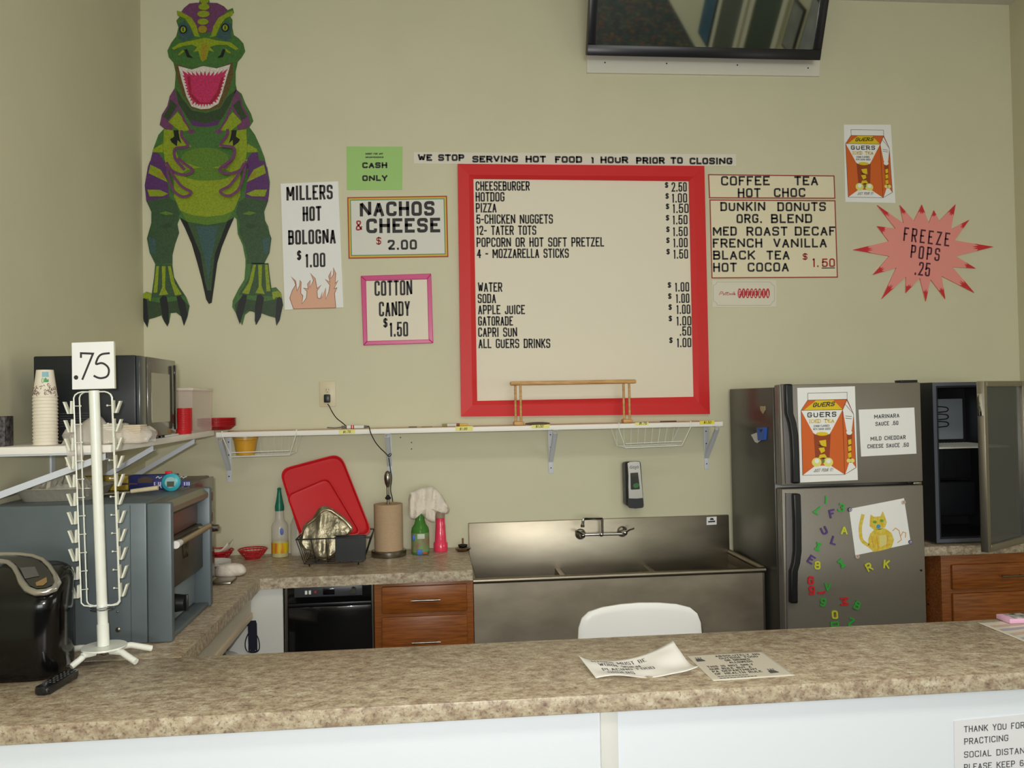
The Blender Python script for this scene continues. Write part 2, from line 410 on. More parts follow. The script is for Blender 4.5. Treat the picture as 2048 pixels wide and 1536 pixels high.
struct(MB().box(XL-.12, XH+.12, YB-.12, YW+.12, ZC, ZC+.12), 'ceiling', CEIL)
# the hall wall that the television mirrors
for n, (ya, yb_, c) in enumerate(((-3.40, -2.55, (96, 100, 88)), (-2.15, -1.25, (70, 84, 68)))):
    m = MB(); m.box(XH-.02, XH-.0006, ya, yb_, .003, 2.12, mi=0)
    for a_, b_ in ((ya-.14, ya), (yb_, yb_+.14)): m.box(XH-.04, XH-.0006, a_, b_, .003, 2.26, mi=1)
    m.box(XH-.04, XH-.0006, ya, yb_, 2.12, 2.26, mi=1)
    o = m.build('door_%d' % (n+1), [mat('hall_door_%d' % n, c, .35), mat('hall_casing', (222, 216, 198), .5)]); o['kind'] = 'structure'
for k, (ya, yb_, za, zb_, c, lab) in enumerate(((-4.25, -3.66, .25, 1.15, (70, 110, 140), 'blue framed poster on the hall wall mirrored low in the television screen'), (-.98, -.62, 1.42, 1.98, (164, 164, 160), 'grey framed picture on the hall wall mirrored at the right of the television screen'), (-.50, -.08, 1.50, 2.20, (176, 178, 180), 'tall grey framed picture mirrored at the far right of the television screen'))):
    t = thing('framed_picture', (XH, (ya+yb_)/2, za), lab, 'picture', 'pictures on the hall wall')
    MB().box(XH-.025, XH-.0008, ya, yb_, za, zb_, .003).build('frame', BLKM, t)
    MB().box(XH-.028, XH-.0255, ya+.03, yb_-.03, za+.03, zb_-.03).build('print', mat('picture_%d' % k, c, .3, noise=.3, scale=5), t)

# ------------------------------------------------------------------ serving counter in front
sc_ = thing('serving_counter', (.9, 2.48, 0), 'speckled laminate serving counter with white front panels across the foreground', 'counter')
YF, YFB = 2.212, 2.735
MB().box(XL+.004, 2.72, YF, YFB, TOP-.049, TOP, .004).build('countertop', LAM, sc_)
for x0, x1 in ((XL+.004, .448), (.476, 2.70)):
    MB().box(x0, x1, YF+.028, YF+.046, .003, TOP-.049).build('front_panel', PANEL, sc_)
MB().box(.438, .486, YF+.020, YF+.028, .003, TOP-.0495, .002).build('seam_strip', mat('strip_grey', (214, 214, 210), .45), sc_)

# ------------------------------------------------------------------ worktop along the left and back walls
wt = thing('worktop', (-.9, 4.1, 0), 'L-shaped speckled laminate worktop along the left and back walls', 'worktop')
MB().prism([(XL+.004, YFB+.001, TOP-.048), (-.806, YFB+.001, TOP-.048), (-.796, 3.885, TOP-.048), (.174, 3.902, TOP-.048), (.174, YW-.003, TOP-.048), (XL+.004, YW-.003, TOP-.048)], (0, 0, .048)).build('top', LAM, wt)
APR = mat('beige_apron', (206, 196, 176), .5)
MB().box(-.86, -.842, YFB+.01, 3.91, TOP-.155, TOP-.049).build('apron', APR, wt)
MB().box(-.862, -.834, YFB+.01, 3.91, TOP-.185, TOP-.155, .004).build('apron_trim', mat('beige_trim', (214, 196, 168), .5), wt)
MB().box(-.95, -.702, 3.925, 3.943, .003, TOP-.049).build('blind_panel', WHITE, wt)
for y in (2.76, 3.80): MB().box(-1.45, -1.40, y, y+.05, .003, TOP-.049).build('leg', APR, wt)

t = thing('strap', (-.822, 3.92, .60), 'black strap with looped cord hanging on white panel left of dishwasher', 'strap')
pf = crop(340, 1130, 7.68); F_ = Flat(3.924, pf)
m = MB(); F_.slab(m, [(1160, 855), (1320, 850), (1335, 900), (1345, 1330), (1210, 1330), (1200, 940), (1165, 900)], .006); m.build('strap_band', NAVY, t)
m = MB(); m.tube([F_.pt(p, .006) for p in [(1205, 1050), (1165, 1140), (1155, 1230), (1175, 1310), (1230, 1340), (1320, 1340), (1375, 1300), (1380, 1220), (1365, 1130), (1330, 1060)]], .0025, smooth=2); m.build('cord_loop', BLK, t)
for x in (1240, 1322): MB().ball(F_.pt((x, 1302), .0105), .0022, mi=0, seg=10, rings=6).build('rivet', CHROME, t)

t = thing('waste_bin', (-.98, 3.62, 0), 'white bin with dark domed knob under the left worktop', 'bin')
MB().lathe([(.12, .003), (.15, .60), (.152, .62), (.14, .625)], (-.98, 3.62, 0), 28).build('bin_body', WHITE, t)
MB().lathe([(.07, .6255), (.068, .65), (.05, .672), (.02, .684), (.001, .686)], (-.95, 3.60, 0), 24).build('lid_knob', mat('bin_knob', (84, 82, 80), .5), t)

# ------------------------------------------------------------------ dishwasher and oak cabinets
def dishwasher():
    x0, x1, y = -.694, -.290, 3.935
    t = thing('dishwasher', ((x0+x1)/2, 4.2, 0), 'black built-in dishwasher under the back worktop', 'dishwasher')
    MB().box(x0, x1, y+.02, 4.47, .003, TOP-.0495).build('body', BLKM, t)
    MB().box(x0+.012, x1-.008, y, y+.02, .12, .752, .006).build('door', BLKG, t)
    MB().box(x0+.012, x1-.008, y-.012, y+.02, .772, .868, .006).build('control_panel', BLKG, t)
    MB().box(x0+.002, x0+.012, y-.004, y+.02, .05, .876).build('trim_edge', BRSH, t)
    MB().box(x1-.008, x1, y-.004, y+.02, .05, .876).build('trim_edge', BRSH, t)
    MB().box(x0+.002, x1, y-.004, y+.02, .869, .877).build('trim_edge', BRSH, t)
    MB().box(x0+.045, x1-.05, y-.0135, y-.011, .800, .845, .001).build('label_strip', mat('dw_strip', (62, 63, 68), .35), t)
    for k in (0, 1): MB().box(x0+.093+k*.017, x0+.104+k*.017, y-.0175, y-.013, .813, .831, .001).build('push_button', PAPERW, t)
    MB().box(x0+.135, x0+.146, y-.0165, y-.013, .817, .829, .001).build('indicator', INKR, t)
    MB().box(x0+.175, x0+.228, y-.0155, y-.013, .808, .838, .001).build('timer_window', BLKG, t)
    MB().cyl((x1-.09, y-.013, .826), (x1-.09, y-.034, .826), .015, .013, 20).build('dial', CHROME, t)
    MB().box(x0+.012, x1-.008, y-.004, y+.02, .754, .770, .004).build('handle_lip', BLK, t)
dishwasher()
def drawers(name, label, x0, x1, yf, yb, ztop, rows, group=None, hl=.068):
    t = thing(name, ((x0+x1)/2, (yf+yb)/2, 0), label, 'cabinet', group)
    MB().box(x0, x1, yf, yb, .003, ztop, .002).build('carcass', OAK, t)
    for z0, z1, dx0, dx1 in rows:
        d = MB().box(x0+dx0, x1-dx1, yf-.019, yf-.0005, z0, z1, .006).build('drawer', OAK, t)
        xc = (x0+dx0+x1-dx1)/2+.005; zc = (z0+z1)/2 if z1-z0 < .2 else z1-.116
        h = MB(); h.cyl((xc-hl, yf-.045, zc), (xc+hl, yf-.045, zc), .0048, seg=12)
        for s in (-1, 1): h.cyl((xc+s*hl*.72, yf-.019, zc), (xc+s*hl*.72, yf-.043, zc), .004, seg=10)
        h.build('bar_handle', BRSH, d)
    return t
drawers('drawer_cabinet', 'oak drawer cabinet with steel bar handles between dishwasher and sink', -.287, .176, 3.94, 4.47, TOP-.0495, [(.706, .832, .036, .030), (.42, .690, .034, .030), (.10, .405, .034, .030)])
drawers('drawer_cabinet', 'oak drawer cabinet under the small glass-door fridge at right', 2.600, 3.39, 4.075, 4.49, TOP-.0495, [(.672, .800, .05, .11), (.35, .652, .05, .11)])
rw = thing('worktop', (2.95, 4.28, 0), 'short speckled worktop under the small glass-door fridge', 'worktop')
MB().box(2.43, XR-.004, 4.045, YW-.003, TOP-.048, TOP, .003).build('top', LAM, rw)
MB().box(2.445, 2.575, 4.20, 4.215, .003, TOP-.049).build('side_panel', mat('side_panel_grey', (196, 196, 202), .5), rw)

# ------------------------------------------------------------------ three bay sink
def sink():
    x0, x1, yf, yb, zr, zs = .182, 1.632, 4.005, YW-.004, .825, 1.030
    t = thing('sink', ((x0+x1)/2, 4.25, 0), 'stainless steel three-bay sink with tall splashback on back wall', 'sink')
    MB().box(x0, x1, yb-.018, yb, zr-.31, zs, .004).build('splashback', STEEL, t)
    m = MB(); w = .03; zb = zr-.30; n = 3
    ix0, ix1, iy0, iy1 = x0+.012, x1-.014, yf+.03, yb-.0185
    bw = (ix1-ix0-2*w)/n
    m.prism([(x0, yf+.006, zr-.34), (x1-.012, yf+.006, zr-.34), (x1-.012, yf+.006, zr-.012), (x0, yf+.006, zr-.012)], (0, .004, 0))
    m.build('front_apron', STEELV, t)
    for k in range(n):
        a = ix0+k*(bw+w); b = a+bw; m = MB()
        q = [[(a, iy0), (b, iy0), (b, iy1), (a, iy1)], [(a+.02, iy0+.02), (b-.02, iy0+.02), (b-.02, iy1-.004), (a+.02, iy1-.004)]]; zr_ = zr-.055
        for i in (0, 1, 3):
            j = (i+1) % 4
            m.flat([(*q[0][i], zr_), (*q[0][j], zr_), (*q[1][j], zb), (*q[1][i], zb)])
        m.flat([(*p, zb) for p in q[1]]); o = m.build('basin', STEEL, t)
    for k in range(1, n): a = ix0+k*(bw+w)-w; MB().box(a, a+w, iy0, iy1, zr-.064, zr-.054, .004).build('divider', STEEL, t)
    m = MB(); m.tube([(x0-.002, yf, zr), (x1, yf, zr), (x1, yf+.03, zr), (x1, yb-.02, zr)], .0135, 12); m.build('rolled_rim', STEEL, t)
    MB().box(x1-.012, x1, yf+.01, yb-.018, zr-.34, zr-.01).build('end_wall', STEEL, t)
    MB().box(x0, x0+.012, yf+.01, yb-.018, zr-.34, zr-.003).build('end_wall', STEEL, t)
    for x in (x0+.08, x1-.08):
        for y in (yf+.08, yb-.08): MB().cyl((x, y, .004), (x, y, zr-.335), .02, seg=14).build('leg', STEEL, t)
    m = MB(); F_ = Flat(yb-.0185); F_.slab(m, [(1413, 1034), (1433, 1033), (1433, 1049), (1413, 1050)], .0012)
    s = m.build('maker_sticker', PAPERW, t)
    m = MB(); F_.lays(m, [[(1421, 1036), (1426, 1036), (1428, 1040), (1419, 1040)], [(1416, 1042), (1430, 1041), (1430, 1044), (1416, 1045)]], .0024); m.build('print', INK, s)
    return t, x0, x1, yf, yb, zr, zs
SINK = sink()
def faucet():
    Y = SINK[4]-.018
    t = thing('faucet', W(1200, 1075, Y), 'chrome wall-mounted faucet with two lever handles above the sink', 'faucet')
    fx = crop(1130, 1010, 13.653); p = lambda x, y, d: W(*fx(x, y), Y-d)
    m = MB(); m.tube([p(520, 815, .055), p(1560, 790, .055)], .0075, 14); m.ball(p(990, 800, .055), .013); m.build('bridge', CHROME, t)
    for x, y in ((420, 790), (1560, 720)):
        m = MB(); a = p(x, y, .0005); m.lathe([(.030, 0), (.030, .006), (.022, .02), (.014, .03), (.012, .07)], a, 24, axis=(0, -1, 0)); v = m.build('valve', CHROME, t)
        s = -1 if x < 900 else 1; b = Vector((a.x, Y-.072, a.z+.004))
        m = MB(); m.ball(b, .014); m.tube([b+Vector((0, -.006, .004)), b+Vector((s*.02, -.022, .020)), b+Vector((s*.042, -.03, .03))], [.007, .006, .008], 10); m.build('lever', CHROME, v)
    m = MB(); c = p(1020, 790, .055); top = p(1020, 370, .06)
    e = p(490, 385, .16); f_ = p(478, 560, .16)
    m.tube([c, Vector((c.x, c.y, top.z-.012)), Vector((c.x, c.y, top.z)), Vector((c.x-.012, c.y-.008, top.z)), e+Vector((.012, .008, .001)), e, e+Vector((0, 0, -.012)), f_], .0075, 14, smooth=1); m.build('spout', CHROME, t)
    m = MB(); m.lathe([(.010, 0), (.011, .014)], f_+Vector((0, 0, -.008)), 18); m.build('aerator', CHROME, t)
faucet()

# ------------------------------------------------------------------ fridge
FX0, FX1, FZ = 1.649, 2.372, 1.742
YD = 3.835                            # front of the doors
def fridge():
    t = thing('refrigerator', ((FX0+FX1)/2, 4.2, 0), 'taupe top-freezer refrigerator covered in letter magnets and papers', 'refrigerator')
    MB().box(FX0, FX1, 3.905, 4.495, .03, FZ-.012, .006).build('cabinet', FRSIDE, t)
    zs0, zs1 = 1.243, 1.258
    sm = [('freezer_door', zs1, FZ), ('fridge_door', .10, zs0)]
    for n, z0, z1 in sm:
        d = MB().box(FX0+.006, FX1-.004, YD, 3.897, z0, z1, .007).build(n, FRIDGE, t)
        MB().box(FX0+.004, FX0+.0055, YD+.012, 3.89, z0+.004, z1-.004).build('edge_strip', FRGREY, d)
        MB().box(FX0+.02, FX1-.02, 3.8975, 3.9045, z0+.01, z1-.01).build('gasket', BLKM, d)
    MB().box(FX1-.10, FX1-.012, YD+.01, 3.90, FZ+.0005, FZ+.012, .003).build('hinge_cover', BLK, t)
    MB().box(FX1-.05, FX1-.008, YD+.006, 3.89, zs0+.002, zs1-.002, .001).build('hinge', BRSH, t)
    def handle(name, pts, wid, par):
        m = MB(); F_ = Flat(YD)
        L = [(x-wid/2, y) for x, y in pts]; R_ = [(x+wid/2, y) for x, y in pts][::-1]
        m.prism([F_.pt(p, .001) for p in L+R_], (0, -.034, 0)); o = m.build(name, BLK, par, angle=60)
        b = o.modifiers.new('soft', 'BEVEL'); b.width = .008; b.segments = 3
        return o
    # contoured handles run the height of each door's opening edge
    handle('handle', [(1572, 768), (1573, 800), (1574, 826), (1580, 845), (1584, 870), (1586, 910), (1587, 966)], 15, t)
    handle('handle', [(1588, 986), (1590, 1040), (1590.5, 1100), (1587.5, 1124), (1583, 1140), (1582.5, 1170), (1583, 1204)], 15, t)
    F_ = Flat(YD)
    for pts in ([(1561, 768), (1566, 768), (1579, 850), (1580, 967), (1570, 967)], [(1570, 986), (1582, 986), (1584, 1120), (1575, 1140), (1575, 1262), (1573, 1262)]):
        m = MB(); m.prism([F_.pt(p, .0008) for p in pts], (0, -.010, 0)); m.build('handle_flank', FRGREY, t)
    MB().cyl((FX1-.028, YD-.0005, .83), (FX1-.028, YD-.004, .83), .005, seg=12).build('plug', BLK, t)
    for x in (FX0+.06, FX1-.06):
        for y in (3.97, 4.43): MB().cyl((x, y, .002), (x, y, .032), .018, seg=12).build('foot', BLK, t)
fridge()
FD = Flat(YD)
def poster(name, label, F_, conv, pap, cat='poster', par_m=PAPERW):
    """printed sheet showing a carton of iced tea; conv turns the drawing's coordinates into pixels"""
    t = thing(name, F_.center(pap), label, cat)
    m = MB(); F_.slab(m, pap, .0012); m.build('sheet', par_m, t)
    G = Flat(F_.Y, conv); m = MB(); k = .0022
    OR, YE, WH, BK, BR, LM, GR = range(7)
    A = lambda p, kk, mi: G.lay(m, p, kk, mi)
    A([(283, 415), (375, 275), (912, 262), (850, 405), (880, 1290), (305, 1300)], k, OR)
    A([(912, 262), (1000, 465), (1035, 1195), (885, 1290), (850, 405)], k, OR)
    A([(490, 278), (725, 272), (848, 400), (320, 412)], k+.0002, YE)
    A([(285, 415), (850, 405), (690, 712), (450, 722)], k+.0002, WH)
    A([(310, 1298), (480, 1170), (690, 1168), (875, 1288)], k+.0002, WH)
    A([(908, 285), (985, 440), (1000, 480), (975, 690), (905, 690), (855, 410)], k+.0002, WH)
    A([(890, 1282), (940, 1130), (985, 1130), (1030, 1192)], k+.0002, WH)
    A([(455, 720), (690, 715), (672, 1080), (480, 1085)], k+.0003, BR)
    A(ell(570, 720, 116, 34), k+.0004, WH); A(ell(572, 735, 85, 26), k+.0005, YE)
    for q in ([(530, 830), (625, 815), (630, 910), (560, 895)], [(525, 930), (600, 920), (612, 970), (560, 1000)], [(540, 1020), (610, 1010), (640, 1060), (520, 1070)]): A(q, k+.0005, YE)
    A([(510, 880), (560, 890), (590, 920), (540, 905)], k+.0006, BK); A([(560, 1060), (610, 1058), (590, 1085)], k+.0006, BK)
    for x in (497, 655): A(ell(x, 1122, 66, 62), k+.0006, LM); A(ell(x+4, 1105, 32, 30), k+.0007, WH)
    A([(560, 1090), (610, 1090), (600, 1130), (575, 1135)], k+.0007, GR)
    A([(905, 690), (985, 690), (970, 1080), (930, 1080)], k+.0003, BR); A(ell(942, 715, 40, 34), k+.0004, WH)
    for y in (850, 940, 1030): A([(925, y-30), (968, y-45), (972, y+20), (932, y+35)], k+.0004, YE)
    for x in (935, 985): A(ell(x, 1100, 30, 28), k+.0005, LM)
    for pl in ([(375, 180), (912, 168), (912, 262), (378, 275), (375, 180)], [(375, 275), (283, 415), (305, 1300), (880, 1290), (1035, 1195), (1000, 465), (912, 262)], [(912, 262), (850, 405), (880, 1290)], [(885, 330), (995, 455)], [(283, 415), (850, 405)]):
        G.lays(m, ribbon(pl, 5), k+.0008, BK)
    m.build('carton_picture', [mat('print_orange', (214, 100, 34), .6), mat('print_yellow', (226, 196, 30), .6), PAPERW, INK, mat('print_tea', (150, 66, 26), .6), mat('print_lemon', (228, 224, 120), .6), mat('print_leaf', (96, 140, 50), .6)], t, fixn=False)
    GD = mat('print_gold', (222, 196, 96), .6)
    for a_ in (('GUERS', 440, 372, 735, 355, 60, 12, INK, dict(slant=.3, serif=True)), ('GUERS', 370, 512, 765, 500, 68, 13, INK, dict(serif=True, gap=.5)), ('ICED TEA', 395, 590, 735, 582, 52, 11, GD, dict(serif=True)),
              ('LEMON FLAVORED', 455, 645, 670, 638, 30, 4, INKG, {}), ('WITH SUGAR ADDED', 450, 685, 685, 678, 28, 4, INKG, {}), ('JUST POUR IT!', 455, 1258, 715, 1245, 44, 5, INKG, dict(slant=.25))):
        G.words('lettering', a_[7], t, *a_[:7], k+.0010, **a_[8])
    for y in (490, 520): m = MB(); G.lays(m, ribbon([(890, y), (975, y+8)], 7), k+.0010); m.build('small_print', INKG, t, fixn=False)
    return t
cv = crop(1560, 760, 6.827)
poster('carton_poster', 'large orange carton poster stuck on the freezer door', FD, cv, [cv(232, 108), cv(1020, 85), cv(1060, 1365), cv(275, 1400)])
def affine(src, dst):
    (x1, y1), (x2, y2), (x3, y3) = src; d = (x2-x1)*(y3-y1)-(x3-x1)*(y2-y1)
    def f(x, y):
        a = ((x-x1)*(y3-y1)-(x3-x1)*(y-y1))/d; b = ((x2-x1)*(y-y1)-(x-x1)*(y2-y1))/d
        return tuple(dst[0][k]+a*(dst[1][k]-dst[0][k])+b*(dst[2][k]-dst[0][k]) for k in (0, 1))
    return f
c8 = crop(1400, 240, 3.1605)
WL = Flat(YW)
poster('carton_poster', 'small orange carton poster on the wall above the pink star sign', WL, affine([(375, 180), (1035, 1200), (305, 1300)], [c8(952, 62), c8(1215, 460), c8(935, 488)]), [c8(908, 30), c8(1205, 30), c8(1235, 525), c8(918, 518)])

def sheet(name, label, F_, corners, lines, m_paper=PAPERW, cat='sign', inks=(INK,), thick=.0016, group=None, part='sheet', extra=None):
    """lines: (text, x0, y0, x1, y1, height, stroke, ink) in the coordinates of F_.conv"""
    t = thing(name, F_.center(corners), label, cat, group)
    m = MB(); F_.slab(m, corners, thick); m.build(part, m_paper, t)
    if extra: extra(t)
    for ln in lines:
        if isinstance(ln, tuple): ln = [ln]
        for (tx, x0, y0, x1, y1, h, s, ik, *kw) in ln:
            F_.words('lettering', inks[ik], t, tx, x0, y0, x1, y1, h, s, thick+.0012, **(kw[0] if kw else {}))
    return t
F_ = Flat(YD, cv)
sheet('price_notice', 'white sauce price sheet on the freezer door', F_, [(1070, 405), (1830, 375), (1860, 1005), (1105, 1045)],
      [('MARINARA', 1282, 528, 1625, 512, 56, 10, 0), ('SAUCE .50', 1300, 628, 1612, 612, 56, 10, 0), ('MILD CHEDDAR', 1232, 830, 1712, 808, 56, 10, 0), ('CHEESE SAUCE .50', 1190, 935, 1755, 910, 56, 10, 0)], inks=(INKG,), part='sheet')
# child's drawing held by four round magnets
m4 = crop(1560, 970, 5.12); F_ = Flat(YD, m4)
cc = [(705, 245), (1268, 135), (1338, 600), (770, 720)]
t = thing('cat_drawing', F_.center(cc), "child's crayon drawing of a yellow cat on the fridge door", 'drawing')
m = MB(); F_.slab(m, cc, .0012); m.build('sheet', PAPERW, t)
m = MB()
F_.lay(m, [(925, 300), (960, 325), (1025, 320), (1050, 268), (1075, 330), (1090, 380), (1075, 430), (1030, 455), (960, 460), (915, 420), (918, 360)], .0022, 0)
F_.lay(m, [(960, 460), (1070, 440), (1140, 490), (1165, 560), (1140, 640), (1060, 665), (960, 685), (905, 640), (900, 560), (920, 500)], .0022, 0)
F_.lays(m, ribbon(roundpoly([(848, 300), (815, 440), (830, 570), (905, 620)], 60), 34), .0022, 0)
for q in ([(1010, 520), (1080, 505), (1100, 600), (1020, 640)],): F_.lay(m, q, .0024, 4)
for q in ([(955, 640), (935, 520)], [(1005, 650), (985, 520)], [(1090, 630), (1100, 520)]): F_.lays(m, ribbon(q, 8), .0026, 3)
for x, y in ((968, 378), (1038, 365)): F_.lay(m, ell(x, y, 20, 15), .0026, 1)
F_.lay(m, ell(1005, 425, 22, 22), .0026, 2)
for q in ([(1150, 470), (1180, 440), (1215, 465), (1240, 560), (1200, 590)], [(1235, 520), (1255, 480), (1285, 490), (1280, 540)]): F_.lays(m, ribbon(q, 7), .0026, 3)
m.build('crayon_cat', [mat('crayon_yellow', (214, 178, 40), .8, rgb2=(222, 204, 96), scale=60), mat('crayon_green', (110, 160, 60), .8), mat('crayon_blue', (70, 150, 190), .8), mat('crayon_orange', (214, 150, 60), .8), mat('crayon_pale', (222, 210, 130), .8)], t, fixn=False)
for (x, y), pur, pos in (((710, 250), 1, 'top left'), ((1258, 176), 0, 'top right'), ((1330, 582), 1, 'bottom right'), ((787, 730), 0, 'bottom left')):
    c = F_.pt((x, y), .0025)
    t = thing('round_magnet', c, ('purple round' if pur else 'striped round')+' magnet at the '+pos+' corner of the cat drawing', 'magnet', 'round magnets on the cat drawing')
    MB().cyl(c, c+Vector((0, -.005, 0)), .0098, seg=20).build('disc', mat('magnet_purple', (74, 58, 100), .4) if pur else mat('magnet_white', (210, 206, 196), .4), t)
    m = MB()
    if pur: m.tube([c+Vector((.005*math.cos(a), -.0055, .005*math.sin(a))) for a in [i*PI/5 for i in range(10)]], .0012, 6, closed=True)
    else:
        for k, mi in ((-.0045, 0), (.001, 1), (.0055, 2)): m.prism([c+Vector((-.006, -.0052, k-.0015)), c+Vector((.006, -.0052, k-.0005)), c+Vector((.006, -.0052, k+.0015)), c+Vector((-.006, -.0052, k+.0005))], (0, -.0008, 0), mi)
    m.build('print', [PAPERW] if pur else [REDPL, INK, mat('print_orange', (214, 100, 34), .6)], t)
MC = {'g': ('green', mat('magnet_green', (58, 168, 66), .4)), 'p': ('purple', mat('magnet_violet', (86, 62, 128), .4)), 'y': ('yellow', mat('magnet_yellow', (206, 206, 58), .4)), 'r': ('red', mat('magnet_red', (212, 40, 48), .4))}
for ch, col, x, y, rot, lab in (
    ('1', 'g', 465, 150, 5, 'topmost number 1'), ('7', 'g', 380, 255, -150, 'number 7 left of the purple F'), ('3', 'g', 622, 230, 15, 'number 3 right of the purple F'),
    ('F', 'p', 530, 292, -12, 'letter F'), ('U', 'p', 447, 463, -25, 'letter U'), ('A', 'y', 652, 460, 0, 'letter A'), ('L', 'p', 548, 567, 18, 'letter L'),
    ('I', 'g', 385, 630, 20, 'letter I left of the purple L'), ('E', 'p', 316, 762, 32, 'tilted letter E'), ('8', 'y', 378, 820, 0, 'number 8'), ('I', 'g', 625, 802, -35, 'letter I under the corner of the cat drawing'),
    ('R', 'y', 905, 838, -28, 'letter R under the cat drawing'), ('K', 'y', 1085, 810, 5, 'letter K under the cat drawing'), ('G', 'r', 310, 975, 5, 'letter G'), ('5', 'r', 320, 1078, 180, 'upside-down number 5 under the red G'),
    ('V', 'g', 483, 1045, 3, 'letter V'), ('1', 'r', 425, 1098, 85, 'number 1 lying on its side by the green V'), ('9', 'g', 435, 1198, 12, 'number 9'), ('M', 'r', 657, 1190, 85, 'sideways letter M'),
    ('B', 'g', 786, 1230, 25, 'letter B'), ('O', 'y', 556, 1325, -4, 'letter O'), ('D', 'g', 556, 1425, 80, 'letter D under the yellow O'), ('Z', 'g', 725, 1402, 20, 'letter Z low on the door')):
    cn, mm = MC[col]; a = math.radians(rot); wd_ = {'1': 28, 'I': 40, 'L': 54, 'M': 78, 'V': 66, 'A': 66}.get(ch, 60); hh = 86; tt = 16
    qs = [q for q in strokes(ch, -wd_/2, hh/2, wd_/2, hh/2, hh, tt, lean=0)]
    if ch == 'I':
        qs = ribbon([(0, -hh/2+8), (0, hh/2-8)], 26)+ribbon([(-26, -hh/2+11), (26, -hh/2+11)], 22)+ribbon([(-26, hh/2-11), (26, hh/2-11)], 22)
    m = MB()
    for iq, q in enumerate(qs): m.prism([F_.pt((x+p[0]*math.cos(a)-p[1]*math.sin(a), y+p[0]*math.sin(a)+p[1]*math.cos(a)), .0008) for p in q], (0, -.0055-.00012*(iq % 24), 0))
    o = m.build('letter_magnet', mm); tag(o, cn+' '+lab+' magnet on the fridge door', 'magnet', 'letter and number magnets on the fridge')
# small things clipped to the fridge's side
def sidepoly(m, pts, off, mi=0): m.prism([XP(*p, FX0-.0008) for p in pts], (-off, 0, 0), mi)
s3 = crop(1440, 740, 6.98)
m = MB(); sidepoly(m, [s3(568, 505), s3(635, 505), s3(636, 560), s3(608, 612), s3(572, 560)], .004)
tag(m.build('shield_sticker', mat('sticker_tan', (176, 164, 128), .5)), 'small tan shield sticker on the fridge side', 'sticker')
m = MB(); sidepoly(m, [s3(540, 805), s3(660, 800), s3(648, 975), s3(560, 985)], .012)
t = thing('bag_clip', XP(*s3(600, 980), FX0), 'blue magnetic clip on the fridge side', 'clip'); m.build('jaw', mat('clip_blue', (48, 92, 190), .4), t)
m = MB(); sidepoly(m, [s3(575, 830), s3(625, 830), s3(600, 862)], .0145); m.build('slot', BLK, t)
m = MB(); sidepoly(m, [s3(445, 905), s3(545, 865), s3(570, 985), s3(535, 1020), s3(500, 1005)], .005)
tag(m.build('paper_tag', mat('tag_white', (214, 214, 216), .6)), 'white tag beside the blue clip on the fridge side', 'tag')

